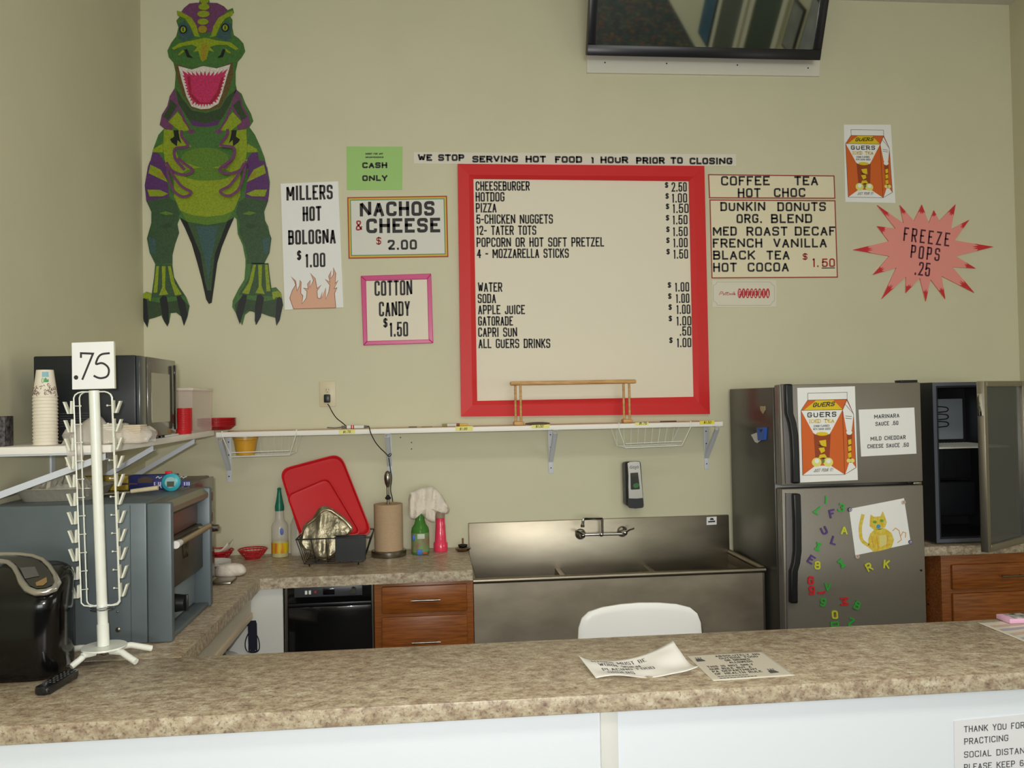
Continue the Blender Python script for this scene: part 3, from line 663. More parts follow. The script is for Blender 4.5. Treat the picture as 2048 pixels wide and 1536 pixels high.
# ------------------------------------------------------------------ small glass-door fridge on the right worktop
def minifridge():
    x0, x1, y0, y1, z0, z1 = 2.585, 3.055, 4.085, 4.495, TOP+.012, 1.742
    t = thing('beverage_cooler', ((x0+x1)/2, 4.3, TOP), 'small black glass-door cooler standing open on the right worktop', 'cooler')
    w = .028; DG = mat('cooler_black', (34, 35, 40), .4); SL = mat('cooler_frame', (108, 112, 126), .4, metal=.5)
    m = MB(); m.box(x0, x0+w, y0, y1, z0, z1); m.box(x1-w, x1, y0, y1, z0, z1); m.box(x0+w, x1-w, y0, y1, z1-w, z1); m.box(x0+w, x1-w, y0, y1, z0, z0+w); m.box(x0+w, x1-w, y1-.02, y1, z0+w, z1-w)
    m.build('cabinet', DG, t)
    m = MB(); a = .018
    m.box(x0, x0+a, y0-.004, y0-.0005, z0, z1); m.box(x1-a, x1, y0-.004, y0-.0005, z0, z1); m.box(x0+a, x1-a, y0-.004, y0-.0005, z1-a, z1); m.box(x0+a, x1-a, y0-.004, y0-.0005, z0, z0+a)
    m.build('front_frame', SL, t)
    PL = mat('evaporator_plate', (186, 196, 206), .35, metal=.25)  # pale diffuse colour carries the brightness of reflected flash
    pl = MB().box(x0+.05, x1-.05, y1-.032, y1-.021, z1-.32, z1-.09, .004).build('cooling_plate', PL, t)
    m = MB(); yy = y1-.034; zc = z1-.20; xs = x0+.115
    for k in range(3):
        zz = zc+.05-.042*k
        m.tube([(xs+.06, yy, zz+.016), (xs+.02, yy, zz+.016), (xs+.002, yy, zz), (xs+.02, yy, zz-.016), (xs+.20, yy, zz-.016), (xs+.22, yy, zz), (xs+.20, yy, zz+.016), (xs+.08, yy, zz+.016)], .0032, 6, smooth=1)
    m.tube([(xs-.03, yy, zc+.09), (xs-.03, yy, zc-.07), (xs, yy, zc-.085), (xs+.03, yy, zc-.085)], .0022, 6, smooth=1)
    m.build('coolant_line', BLKM, pl)
    m = MB(); zs = z1-.345
    m.tube([(x0+w+.004, y0+.04, zs), (x1-w-.004, y0+.04, zs)], .004, 8); m.tube([(x0+w+.004, y1-.04, zs), (x1-w-.004, y1-.04, zs)], .004, 8)
    for k in range(22): x = x0+w+.012+k*(x1-x0-2*w-.024)/21; m.tube([(x, y0+.035, zs+.005), (x, y1-.035, zs+.005)], .002, 6)
    m.build('wire_shelf', WMETAL, t)
    bx = MB(); bx.box(x0+.06, x1-.05, y1-.13, y1-.025, z0+.09, z0+.28, .012); bx.build('compressor_step', DG, t)
    bp = MB(); bp.box(x0+.055, x1-.055, y1-.10, y1-.09, zs-.19, zs-.03, .004)
    for k in range(4): bp.box(x0+.10+k*.075, x0+.104+k*.075, y1-.106, y1-.0985, zs-.18, zs-.035)
    bp.build('ribbed_panel', DG, t)
    for x in (x0+.04, x1-.04):
        for y in (y0+.05, y1-.05): MB().cyl((x, y, TOP+.0005), (x, y, z0), .014, seg=12).build('foot', BLK, t)
    # open door: hinged at the right, swung towards the room
    hx, hy = x1, y0-.012; fx, fy = 2.655, 3.835
    L = math.hypot(fx-hx, fy-hy); ex = Vector((fx-hx, fy-hy, 0))/L; en = Vector((ex.y, -ex.x, 0))
    if en.y > 0: en = -en
    d = MB(); d.M = Matrix(((ex.x, -en.x, 0, hx), (ex.y, -en.y, 0, hy), (0, 0, 1, 0), (0, 0, 0, 1)))
    f = .034; T = .036; zz0, zz1 = z0-.004, z1
    d.box(0, f, -T, 0, zz0, zz1, .003); d.box(L-f, L, -T, 0, zz0, zz1, .003); d.box(f, L-f, -T, 0, zz1-f*.8, zz1, .003); d.box(f, L-f, -T, 0, zz0, zz0+f, .003)
    door = d.build('door', mat('cooler_door_steel', (176, 170, 160), .32, metal=.9), t)
    g = MB(); g.M = Matrix(((ex.x, -en.x, 0, hx), (ex.y, -en.y, 0, hy), (0, 0, 1, 0), (0, 0, 0, 1)))
    g.box(f, L-f, -T*.55, -T*.4, zz0+f, zz1-f*.8); g.build('glass_pane', mat('tinted_glass', (176, 180, 178), .08, trans=.86, ior=1.35), door)  # grey base colour also stands in for the room's reflection
    h = MB(); h.M = Matrix(((ex.x, -en.x, 0, hx), (ex.y, -en.y, 0, hy), (0, 0, 1, 0), (0, 0, 0, 1)))
    h.box(L+.0005, L+.010, -T*.8, -T*.2, zz1-.17, zz1-.06, .003); h.build('pull', CHROME, door)
    return t
COOLER = minifridge()
m = MB(); m.tube([W(1856, 1180, 4.19), W(1870, 1168, 4.185), W(1885, 1152, 4.19)], .0035, 8, smooth=1)  # these three are power cords of the fridge and cooler
tag(m.build('power_cord', BLK), 'black cord running up between fridge and right cabinet', 'cord')
m = MB(); m.tube([W(1855, 1207, 4.19), W(1864, 1213, 4.185), W(1875, 1213, 4.185), W(1888, 1209, 4.19)], .0035, 8, smooth=1)
tag(m.build('power_cord', BLK), 'sagging black cord low between fridge and right cabinet', 'cord')
m = MB(); m.tube([W(1853, 1064, 4.40), W(1858, 1061, 4.36), W(1868, 1062, 4.36)], .004, 8, smooth=1)
tag(m.build('power_cord', BLK), 'black cord behind the small glass-door cooler', 'cord')

# ------------------------------------------------------------------ signs on the back wall
c3 = crop(550, 280, 4.2667); F_ = Flat(YW, c3)
def flames(t):
    fl = [(160, 1443), (128, 1350), (150, 1285), (178, 1240), (170, 1210), (140, 1168), (178, 1205), (190, 1290), (212, 1245), (215, 1200), (225, 1215), (222, 1310), (240, 1330), (232, 1400), (270, 1350), (275, 1292), (245, 1265), (285, 1272), (280, 1230), (303, 1200), (300, 1260), (330, 1200), (305, 1140), (345, 1185), (360, 1270), (395, 1240), (360, 1290), (365, 1350), (388, 1355), (405, 1300), (400, 1350), (435, 1265), (435, 1360), (460, 1300), (470, 1240), (430, 1190), (470, 1215), (460, 1165), (480, 1120), (475, 1185), (500, 1150), (500, 1092), (520, 1140), (515, 1225), (540, 1200), (505, 1270), (530, 1262), (510, 1310), (520, 1433)]
    m = MB(); F_.lay(m, fl, .0075, 0); F_.lays(m, ribbon(fl, 5, True), .0078, 1)
    m.build('flame_drawing', [mat('salmon', (226, 176, 150), .7), mat('flame_outline', (150, 92, 78), .7)], t, fixn=False)
sheet('bologna_sign', 'tall white sign with flames along its bottom, right of the dinosaur', F_, [(50, 375), (540, 355), (585, 1430), (85, 1450)],
      [('MILLERS', 100, 520, 495, 508, 125, 19, 0), ('HOT', 238, 697, 398, 690, 125, 19, 0), ('BOLOGNA', 115, 897, 520, 885, 125, 19, 0), [('$', 190, 1030, 226, 1026, 84, 12, 0), ('1.00', 260, 1090, 432, 1085, 122, 17, 0)]], PAPERW, thick=.006, part='board', extra=flames)
sheet('cash_sign', 'light green sheet taped to the wall above the framed nachos sign', F_, [(610, 56), (1088, 58), (1086, 426), (614, 426)],
      [[('SORRY FOR ANY', 772, 127, 922, 126, 15, 4, 0)], [('INCONVENIENCE', 772, 156, 926, 155, 14, 4, 0)], ('CASH', 745, 242, 958, 241, 50, 14, 0, dict(gap=.22)), ('ONLY', 745, 352, 960, 351, 50, 14, 0, dict(gap=.22))], mat('green_paper', (162, 204, 122), .6))
def rings(t):
    c0 = [(617, 490), (1468, 477), (1480, 1000), (628, 1015)]
    m = MB()
    for k, (a, mi) in enumerate(((0, 0), (.012, 1), (.027, 2), (.036, 3))):
        F_.lay(m, inset(c0, a, a*1.62), .0052+.0003*k, mi)
    m.build('striped_border', [mat('border_red', (170, 70, 42), .6), mat('border_yellow', (218, 178, 66), .6), mat('border_green', (84, 150, 110), .6), mat('sign_white', (222, 220, 212), .6)], t, fixn=False)
def redo(t): pass
def nachos():
    c0 = [(617, 490), (1468, 477), (1480, 1000), (628, 1015)]
    t = thing('nachos_sign', F_.center(c0), 'white nachos sign with red, yellow and green striped border', 'sign')
    m = MB(); F_.slab(m, c0, .004); m.build('board', PAPERW, t); rings(t)
    for L in ([('NACHOS', 725, 655, 1362, 648, 125, 27, 0)], [('&', 690, 775, 748, 774, 86, 13, 1), ('CHEESE', 780, 798, 1410, 790, 125, 27, 0)], [('$', 865, 897, 908, 896, 68, 10, 1), ('2.00', 962, 940, 1212, 936, 86, 18, 0)]):
        for (tx, x0, y0, x1, y1, h, s, ik) in L: F_.words('lettering', INKR if ik else INK, t, tx, x0, y0, x1, y1, h, s, .0066)
nachos()
cc_ = crop(710, 530, 8.535); FC = Flat(YW, cc_)
def pinkframe(t):
    o = [(100, 190), (1300, 150), (1337, 1335), (145, 1375)]; i = [(190, 275), (1230, 248), (1258, 1272), (215, 1300)]
    m = MB()
    for k in range(4): m.prism([FC.pt(p, .0006) for p in (o[k], o[(k+1) % 4], i[(k+1) % 4], i[k])], (0, -.012, 0))
    b = m.build('frame', mat('pink_frame', (206, 62, 128), .3), t); bv = b.modifiers.new('soft', 'BEVEL'); bv.width = .003; bv.segments = 2
sheet('cotton_candy_sign', 'white cotton candy sign in a bright pink frame', FC, [(185, 270), (1235, 243), (1263, 1277), (210, 1305)],
      [('COTTON', 335, 532, 980, 516, 258, 34, 0), ('CANDY', 410, 882, 940, 870, 252, 34, 0), [('$', 485, 1072, 558, 1069, 165, 24, 0), ('1.50', 590, 1226, 910, 1220, 252, 33, 0)]], BOARD, thick=.006, extra=pinkframe)
c7 = crop(820, 280, 2.6485); FB = Flat(YW, c7)
sheet('notice_strip', 'long narrow hot food notice strip above the red framed menu', FB, [(20, 65), (1727, 76), (1727, 139), (20, 126)],
      [[(w_, a, b, c, b, 36, 10, 0, dict(gap=.18)) for w_, a, b, c in (('WE STOP', 42, 112, 288), ('SERVING', 330, 120, 572), ('HOT', 612, 120, 720), ('FOOD', 768, 122, 912), ('1 HOUR', 957, 124, 1155), ('PRIOR TO', 1197, 127, 1445), ('CLOSING', 1480, 130, 1707))]], mat('strip_paper', (224, 218, 204), .6))
def menu():
    o = [c7.__call__(0, 0)]*0
    O = [(915, 330), (1406, 334), (1417, 828), (922, 833)]; P = Flat(YW)
    t = thing('menu_board', P.center(O), 'large white menu board in a wide red frame', 'menu board')
    I = [c7(335, 210), c7(1472, 222), c7(1498, 1360), c7(355, 1382)]
    m = MB()
    P2 = Flat(YW-.022)                     # frame profile: outer edge, raised bead, sloping in to the board
    def rot(q, k): return q[k % 4]
    mid = [bil(O, .045, .045), bil(O, .955, .045), bil(O, .955, .955), bil(O, .045, .955)]
    for k in range(4):
        a, b = k, (k+1) % 4
        loops = [(O, .0006), (O, .024), (mid, .034), (I, .020), (I, .010)]
        for (A, ka), (B, kb) in zip(loops, loops[1:]):
            m.flat([P.pt(A[a], ka), P.pt(A[b], ka), P.pt(B[b], kb), P.pt(B[a], kb)])
    m.build('frame', REDP, t)
    m = MB(); P.slab(m, [bil(I, -.004, -.004), bil(I, 1.004, -.004), bil(I, 1.004, 1.004), bil(I, -.004, 1.004)], .011); m.build('board', BOARD, t)
    rows = [('CHEESEBURGER', 347, 272, 633, 1347, 260, '2.50', 1382, 1463, 277), ('HOTDOG', 347, 329, 500, 1350, 318, '1.00', 1384, 1465, 335), ('PIZZA', 348, 387, 458, 1352, 373, '1.50', 1388, 1473, 390),
            ('5-CHICKEN NUGGETS', 351, 447, 756, 1352, 433, '1.50', 1388, 1467, 450), ('12- TATER TOTS', 351, 506, 668, 1354, 494, '1.50', 1389, 1468, 512), ('POPCORN OR HOT SOFT PRETZEL', 352, 569, 1026, 1354, 552, '1.00', 1391, 1468, 571), ('4 - MOZZARELLA STICKS', 354, 628, 840, 1355, 612, '1.50', 1392, 1470, 631),
            ('WATER', 359, 806, 488, 1362, 788, '1.00', 1400, 1476, 805), ('SODA', 358, 866, 455, 1364, 847, '1.00', 1405, 1477, 865), ('APPLE JUICE', 360, 925, 608, 1366, 905, '1.00', 1408, 1482, 923), ('GATORADE', 360, 985, 545, 1367, 965, '1.00', 1408, 1487, 984), ('CAPRI SUN', 360, 1044, 567, None, 0, '.50', 1425, 1487, 1038), ('ALL GUERS DRINKS', 362, 1104, 742, 1370, 1080, '1.00', 1410, 1487, 1099)]
    for tx, x0, b, x1, dx, db, pr, p0, p1, pb in rows:
        FB.words('menu_item', INK, t, tx, x0, b, x1, b-.003*(x1-x0), 50, 7.6, .0122, gap=.2)
        m = MB()
        if dx: FB.text(m, '$', dx, db-3, dx+18, db-3, 31, 5.5, .0122)
        FB.text(m, pr, p0, pb, p1, pb-1, 50, 7.2, .0122); m.build('menu_price', INK, t, fixn=False)
menu()
F8 = Flat(YW, c8)
def redline(corn, parent):
    m = MB(); F8.lays(m, ribbon(corn, 7, True), .0032); m.build('red_border', mat('border_dark_red', (158, 60, 54), .6), parent, fixn=False)
CREAM = mat('cream_card', (232, 222, 192), .65)
A4 = [(48, 342), (850, 350), (856, 500), (55, 497)]
sheet('drinks_sign', 'short upper hot drinks card with red border right of the menu', F8, A4,
      [[('COFFEE', 132, 415, 440, 414, 60, 11, 0), ('TEA', 595, 414, 745, 414, 58, 11, 0)], [('HOT', 238, 490, 382, 489, 58, 11, 0), ('CHOC', 466, 489, 665, 488, 58, 11, 0)]], CREAM, extra=lambda t: redline(inset(A4, .006, .03), t))
B4 = [(57, 502), (856, 507), (872, 998), (70, 1003)]
sheet('drinks_sign', 'tall lower hot drinks card with red border and red price', F8, B4,
      [[('DUNKIN', 128, 577, 412, 576, 58, 11, 0), ('DONUTS', 488, 578, 795, 577, 58, 11, 0)], [('ORG.', 230, 653, 392, 652, 58, 11, 0), ('BLEND', 448, 653, 708, 652, 58, 11, 0)],
       [('MED', 80, 732, 232, 732, 58, 11, 0), ('ROAST', 293, 733, 552, 732, 58, 11, 0), ('DECAF', 598, 732, 855, 731, 58, 11, 0)], [('FRENCH', 80, 808, 393, 807, 58, 11, 0), ('VANILLA', 463, 808, 800, 806, 58, 11, 0)],
       [('BLACK', 82, 884, 347, 883, 58, 11, 0), ('TEA', 420, 884, 565, 883, 58, 11, 0), ('$', 648, 886, 678, 886, 44, 7, 1)], [('HOT', 82, 961, 232, 960, 58, 11, 0), ('COCOA', 300, 960, 560, 958, 58, 11, 0), ('1.', 708, 930, 750, 930, 58, 9, 1), ('50', 770, 930, 852, 929, 54, 9, 1), ('-', 768, 963, 852, 962, 58, 6, 0)]],
      CREAM, inks=(INK, INKR), extra=lambda t: redline(inset(B4, .006, .009), t))
c9 = crop(1420, 560, 13.653); F9 = Flat(YW, c9)
def pizz(t):
    m = MB()
    br = [(90, 150), (165, 110), (180, 55), (1640, 55), (1690, 120), (1755, 170), (1755, 560), (1690, 620), (1640, 690), (200, 690), (165, 620), (90, 570)]
    F9.lays(m, ribbon(br, 9, True), .0030, 2)
    for k in range(8): F9.lay(m, ell(803+k*110, 365, 54, 135), .0030, 0)
    F9.lay(m, [(850, 310), (1550, 310), (1550, 420), (850, 420)], .0029, 0)
    for k, ch in enumerate('PIZZERIA'):
        w2 = 8 if ch == 'I' else 22
        F9.text(m, ch, 803+k*110-w2, 455, 803+k*110+w2, 455, 180, 11, .0036, 1, lean=0)
    m.build('logo', [mat('logo_red', (190, 46, 56), .6), PAPERW, mat('pale_line', (168, 166, 150), .7)], t, fixn=False)
    # hand-lettered script name
    sc = [[(240, 415), (290, 320), (345, 325), (345, 360), (280, 375)], [(370, 365), (350, 390), (365, 415), (395, 400), (395, 370), (370, 365)], [(445, 325), (415, 410), (440, 412)], [(410, 350), (465, 348)], [(490, 325), (458, 410), (480, 412)], [(455, 350), (505, 348)],
          [(535, 365), (510, 375), (525, 395), (505, 415), (490, 410)], [(545, 368), (548, 412), (580, 366)], [(600, 368), (588, 412)], [(640, 320), (606, 412)], [(668, 320), (632, 412)], [(645, 395), (685, 380), (670, 365), (655, 395), (670, 414), (695, 400)]]
    m = MB()
    for q in sc: F9.lays(m, ribbon(roundpoly(q, 14), 13), .0032)
    m.build('script_lettering', mat('logo_red', (190, 46, 56), .6), t, fixn=False)
sheet('pizza_card', 'small white pizzeria card under the hot drinks cards', F9, [(55, 8), (1805, 8), (1805, 735), (58, 738)], [], mat('card_white', (222, 216, 198), .5), extra=pizz)
def star():
    tips = [(1115, 540), (1258, 540), (1397, 537), (1473, 573), (1610, 535), (1697, 632), (1850, 803), (1738, 940), (1728, 1093), (1545, 1133), (1422, 1148), (1295, 1095), (1143, 1133), (1088, 980), (962, 822), (1115, 673)]
    val = [(1283, 655), (1348, 640), (1442, 655), (1508, 640), (1582, 692), (1605, 763), (1612, 862), (1590, 930), (1522, 988), (1452, 1008), (1385, 1000), (1298, 992), (1237, 935), (1192, 862), (1188, 768), (1232, 688)]
    P = []
    for a, b in zip(tips, val): P += [a, b]
    t = thing('star_sign', F8.center(P), 'pink starburst freeze pops sign with red spike tips', 'sign')
    m = MB(); F8.slab(m, P, .008); m.build('board', mat('pink_board', (236, 150, 142), .55), t)
    n = len(tips)
    for i in range(n):
        T = Vector(tips[i]); A = Vector(val[i-1]); B = Vector(val[i]); M = (A+B)/2
        f = .46; L = T+(A-T)*f; R = T+(B-T)*f; C_ = T+(M-T)*f; I1 = T+(M-T)*(f*.72)
        L2 = L*.62+R*.38; R2 = L*.38+R*.62; 
        pts = [T, L+(A-T)*.05, L*.75+R*.25+(T-M)*.06, L2+(M-T)*.10, (L+R)/2+(T-M)*.04, R2+(M-T)*.08, L*.25+R*.75+(T-M)*.05, R]
        m = MB(); F8.lay(m, [tuple(p) for p in pts], .0092); m.build('red_tip', mat('tip_red', (206, 44, 52), .55), t, fixn=False)
    for tx, x0, y0, x1, y1, h in (('FREEZE', 1278, 765, 1568, 802, 86), ('POPS', 1323, 872, 1506, 895, 82), ('.25', 1348, 980, 1445, 992, 86)):
        m = MB(); F8.text(m, tx, x0, y0, x1, y1, h, 10, .0094, lean=.10, gap=.8 if tx != '.25' else .5); m.build('lettering', mat('plum_ink', (84, 34, 52), .6), t, fixn=False)
star()

# ------------------------------------------------------------------ dinosaur cut-out
def dino():
    d1 = crop(260, 0, 4.5176); d2 = lambda x, y: (260+x/4.5176, 320+y/4.5176)
    R1 = [(635, -8), (715, -8), (722, 28), (790, 30), (850, 60), (885, 95), (930, 75), (940, 115), (905, 148), (926, 180), (925, 250), (940, 320), (985, 350), (1025, 395), (1042, 465), (1010, 520), (975, 560), (955, 650), (955, 760), (967, 815), (1010, 850), (1045, 940), (1095, 1030), (1115, 1095), (1080, 1150), (1130, 1220), (1180, 1330), (1215, 1420), (1238, 1520)]
    R2 = [(1240, 60), (1265, 200), (1255, 330), (1207, 440), (1207, 520), (1250, 600), (1265, 680), (1250, 810), (1205, 920), (1240, 1040), (1265, 1160), (1320, 1150), (1365, 1200), (1385, 1310), (1360, 1390), (1330, 1480), (1310, 1395), (1250, 1390), (1195, 1375), (1165, 1440), (1136, 1490), (1128, 1380), (1090, 1360), (1040, 1400), (1015, 1495), (980, 1420), (925, 1330), (930, 1270), (980, 1170), (1035, 1080), (1045, 960), (1045, 900), (1020, 770), (975, 670), (970, 600), (965, 540), (945, 515), (890, 640), (830, 790), (790, 930), (760, 1150), (740, 1290), (715, 1302), (690, 1260), (650, 1080), (610, 930), (560, 760), (500, 620), (452, 527), (430, 580), (445, 660), (410, 760), (385, 860), (385, 960), (400, 1060), (450, 1150), (510, 1240), (540, 1320), (520, 1420), (490, 1500), (465, 1415), (420, 1380), (370, 1385), (355, 1470), (340, 1505), (310, 1460), (285, 1405), (230, 1425), (175, 1440), (160, 1515), (130, 1460), (100, 1330), (110, 1220), (150, 1190), (200, 1205), (220, 1060), (230, 940), (180, 840), (155, 710), (195, 570), (195, 470), (150, 370), (135, 230), (165, 60)]
    L1 = [(185, 1460), (215, 1340), (260, 1220), (310, 1165), (270, 1130), (290, 1040), (340, 960), (362, 870), (405, 800), (412, 720), (415, 660), (395, 570), (352, 520), (340, 460), (375, 390), (420, 330), (440, 250), (420, 190), (450, 155), (430, 140), (425, 100), (465, 110), (490, 75), (540, 35), (600, 28), (625, 28)]
    P = [d1(*p) for p in R1]+[d2(*p) for p in R2]+[d1(*p) for p in L1]
    base = Flat(YW); A = Flat(YW, d1); B = Flat(YW, d2)
    G = dict(green=(72, 116, 56), dark=(54, 76, 48), lime=(146, 164, 34), purple=(116, 66, 106), teal=(62, 94, 94), pink=(206, 52, 104), deep=(166, 32, 60), tooth=(226, 218, 208), claw=(30, 32, 38), brown=(104, 84, 46), black=(26, 28, 30), leg=(60, 88, 58), mid=(96, 132, 44), gold=(160, 142, 36), violet=(96, 52, 112))
    nm = list(G); ms = [mat('dino_'+k, v, .32, noise=.28, scale=120) for k, v in G.items()]; ix = {k: i for i, k in enumerate(nm)}
    t = thing('dinosaur_cutout', base.center(P), 'tall printed green and purple dinosaur cut-out on the back wall', 'cut-out')
    m = MB(); base.slab(m, P, .004); m.build('card', ms[ix['green']], t)
    K = .0054
    def M1(p): return [(1362-x, y) for x, y in p]
    def M2(p): return [(1400-x, y) for x, y in p]
    def part(name, items):
        m = MB()
        for j, (F_, pts, c) in enumerate(items): F_.lay(m, pts, K+.00025*j, ix[c])
        m.build(name, ms, t, fixn=False)
    def line(F_, pts, w, c): return [(F_, q, c) for q in ribbon(roundpoly(pts, 40), w)]
    brow = [(428, 102), (465, 112), (560, 165), (605, 240), (625, 320), (640, 342), (585, 330), (545, 235), (500, 172), (432, 142)]
    eye = [(440, 225), (490, 190), (540, 250), (582, 340), (480, 382), (448, 345)]
    nost = [(495, 455), (520, 448), (540, 500), (572, 528), (520, 522)]
    head = [(A, [(470, 112), (492, 75), (540, 36), (600, 30), (725, 30), (790, 32), (850, 62), (885, 97), (785, 200), (740, 295), (605, 295), (565, 190)], 'purple'),
            (A, eye, 'teal'), (A, M1(eye), 'teal'), (A, brow, 'lime'), (A, M1(brow), 'lime'),
            (A, [(380, 440), (450, 395), (560, 372), (680, 345), (800, 372), (910, 385), (985, 445), (960, 458), (880, 412), (790, 410), (725, 430), (765, 475), (715, 460), (695, 540), (660, 562), (640, 540), (620, 465), (575, 475), (610, 430), (560, 408), (470, 425), (400, 455)], 'lime'),
            (A, [(650, 400), (700, 400), (690, 540), (660, 560), (645, 535)], 'gold'),
            (A, [(435, 500), (480, 455), (495, 470), (450, 505)], 'lime'), (A, [(865, 440), (915, 480), (905, 490), (862, 465)], 'lime'), (A, nost, 'black'), (A, M1(nost), 'black')]
    for x, y, rx, ry in ((676, 12, 40, 30), (672, 68, 50, 30), (668, 133, 56, 30), (664, 203, 50, 28), (660, 272, 40, 34)): head.append((A, ell(x, y, rx, ry), 'gold' if y > 250 else 'lime'))
    for x, y in ((485, 272), (864, 256)): head += [(A, ell(x, y, 36, 38), 'black'), (A, ell(x, y+2, 23, 27), 'lime'), (A, ell(x, y+2, 5, 20), 'black')]
    part('head', head)
    def zig(pts, n, amp, cx=None):
        out = []; L = [0]
        for a, b in zip(pts, pts[1:]): L.append(L[-1]+math.hypot(b[0]-a[0], b[1]-a[1]))
        for i in range(2*n+1):
            s = L[-1]*i/(2*n); k = max(j for j in range(len(L)) if L[j] <= s+1e-6); k = min(k, len(pts)-2)
            f = (s-L[k])/max(L[k+1]-L[k], 1e-6); x = pts[k][0]*(1-f)+pts[k+1][0]*f; y = pts[k][1]*(1-f)+pts[k+1][1]*f
            if i % 2: x += (675-x)/math.hypot(675-x, 800-y)*amp; y += (800-y)/math.hypot(675-x, 800-y+.01)*amp
            out.append((x, y))
        return out
    mouth = [(A, [(415, 580), (560, 628), (665, 595), (785, 618), (930, 565), (935, 690), (880, 860), (815, 970), (690, 1010), (560, 985), (480, 860), (425, 700)], 'brown'),
             (A, [(440, 600), (560, 632), (665, 600), (785, 622), (910, 585), (880, 690), (835, 850), (800, 940), (720, 985), (640, 990), (560, 965), (515, 880), (465, 710)], 'tooth')]
    inner = zig([(475, 640), (560, 650), (665, 640), (785, 650), (885, 625)], 10, 46)+zig([(878, 655), (850, 770), (815, 880), (785, 935)], 9, 20)[1:]+zig([(780, 940), (715, 970), (640, 975), (565, 950)], 8, 36)[1:]+zig([(560, 940), (515, 850), (485, 720), (472, 660)], 10, 20)[1:-1]
    mouth += [(A, inner, 'pink'), (A, [(520, 700), (545, 690), (560, 850), (640, 930), (720, 930), (790, 830), (830, 700), (850, 700), (815, 850), (740, 945), (610, 945), (540, 860)], 'deep')]
    part('mouth', mouth)
    part('throat', [(A, [(415, 800), (480, 900), (560, 1000), (690, 1025), (815, 985), (880, 880), (965, 810), (900, 960), (840, 1060), (790, 1130), (680, 1150), (560, 1130), (500, 1030), (440, 940)], 'dark'), (A, [(540, 1085), (680, 1120), (820, 1085), (790, 1135), (680, 1152), (570, 1138)], 'violet')])
    arm = [(405, 805), (362, 870), (340, 960), (290, 1040), (272, 1130), (312, 1165), (380, 1180), (400, 1130), (350, 1100), (420, 1020), (450, 970)]
    fore = [(430, 1015), (350, 1105), (455, 1190), (540, 1180), (470, 1060)]
    strip = [(440, 978), (462, 970), (500, 1080), (550, 1165), (600, 1190), (560, 1218), (520, 1195), (540, 1172), (480, 1090)]
    hand = [(395, 1180), (440, 1180), (450, 1245), (468, 1300), (432, 1268), (428, 1325), (380, 1290), (365, 1262), (402, 1238)]
    for f in (lambda p: p, M1): part('arm', [(A, f(arm), 'purple'), (A, f([(370, 900), (430, 960), (350, 1090), (300, 1060), (350, 980)]), 'dark'), (A, f(fore), 'lime'), (A, f(strip), 'purple'), (A, f(hand), 'black')])
    tr = [(A, [(310, 1170), (460, 1190), (520, 1280), (560, 1330), (420, 1345), (440, 1440), (520, 1536), (330, 1536), (300, 1350)], 'lime')]
    tr.append((A, M1(tr[0][1]), 'lime'))
    tr += [(A, [(480, 1190), (680, 1150), (880, 1190), (830, 1280), (790, 1340), (940, 1350), (900, 1480), (800, 1560), (560, 1560), (460, 1480), (410, 1350), (565, 1340), (520, 1270)], 'green'),
           (A, ell(680, 1440, 215, 105), 'mid'),
           (B, [(335, 0), (400, 120), (400, 330), (452, 450), (560, 545), (700, 565), (840, 545), (945, 450), (1000, 320), (1000, 120), (1065, 0), (960, 0), (800, 60), (700, 80), (600, 60), (440, 0)], 'lime'),
           (B, ell(700, 130, 220, 60), 'mid'), (B, [(460, 460), (560, 500), (700, 515), (840, 500), (940, 460), (880, 560), (700, 590), (520, 560)], 'mid')]
    for f1, f2 in ((lambda p: p, lambda p: p), (M1, M2)):
        tr += line(A, f1([(470, 1180), (465, 1230), (545, 1330), (400, 1345), (410, 1440), (500, 1540)]), 26, 'purple')
        tr += line(B, f2([(335, 25), (370, 95), (440, 132), (520, 145), (592, 105), (500, 40), (440, -10)]), 24, 'purple')
        tr += line(B, f2([(345, 60), (350, 140), (400, 290), (480, 345), (540, 335), (575, 300), (480, 255), (400, 150), (350, 50)]), 24, 'purple')
    part('torso', tr)
    th = [(A, [(215, 1345), (260, 1222), (308, 1180), (300, 1340), (330, 1536), (190, 1440)], 'green'), (A, [(212, 1350), (298, 1300), (300, 1380), (205, 1375)], 'lime'), (A, [(205, 1380), (260, 1385), (300, 1440), (320, 1536), (190, 1480)], 'violet'),
          (B, [(185, 10), (320, 10), (340, 200), (360, 340), (150, 372), (137, 230), (165, 60)], 'violet'), (B, [(188, 45), (280, 90), (325, 165), (345, 205), (250, 160), (170, 122)], 'lime'), (B, [(160, 270), (270, 272), (348, 308), (300, 330), (180, 332)], 'lime'), (B, [(240, 105), (290, 120), (325, 170), (280, 160)], 'gold')]
    for s in (0, 1): part('thigh', [(F_, (M1(p) if F_ is A else M2(p)) if s else p, c) for F_, p, c in th])
    leg = [(150, 372), (360, 345), (420, 380), (452, 480), (430, 575), (445, 660), (410, 760), (385, 860), (385, 940), (232, 940), (182, 840), (158, 710), (197, 570), (197, 470)]
    for s in (0, 1):
        f = (lambda p: [(1400-x+45*min(1, max(0, (y-372)/400)), y) for x, y in p]) if s else (lambda p: p)
        part('leg', [(B, f(leg), 'leg'), (B, f([(270, 600), (350, 570), (390, 600), (330, 625)]), 'dark'), (B, f([(270, 480), (330, 465), (400, 490), (330, 500)]), 'mid'), (B, f([(170, 700), (240, 720), (230, 860), (190, 830)]), 'teal')])
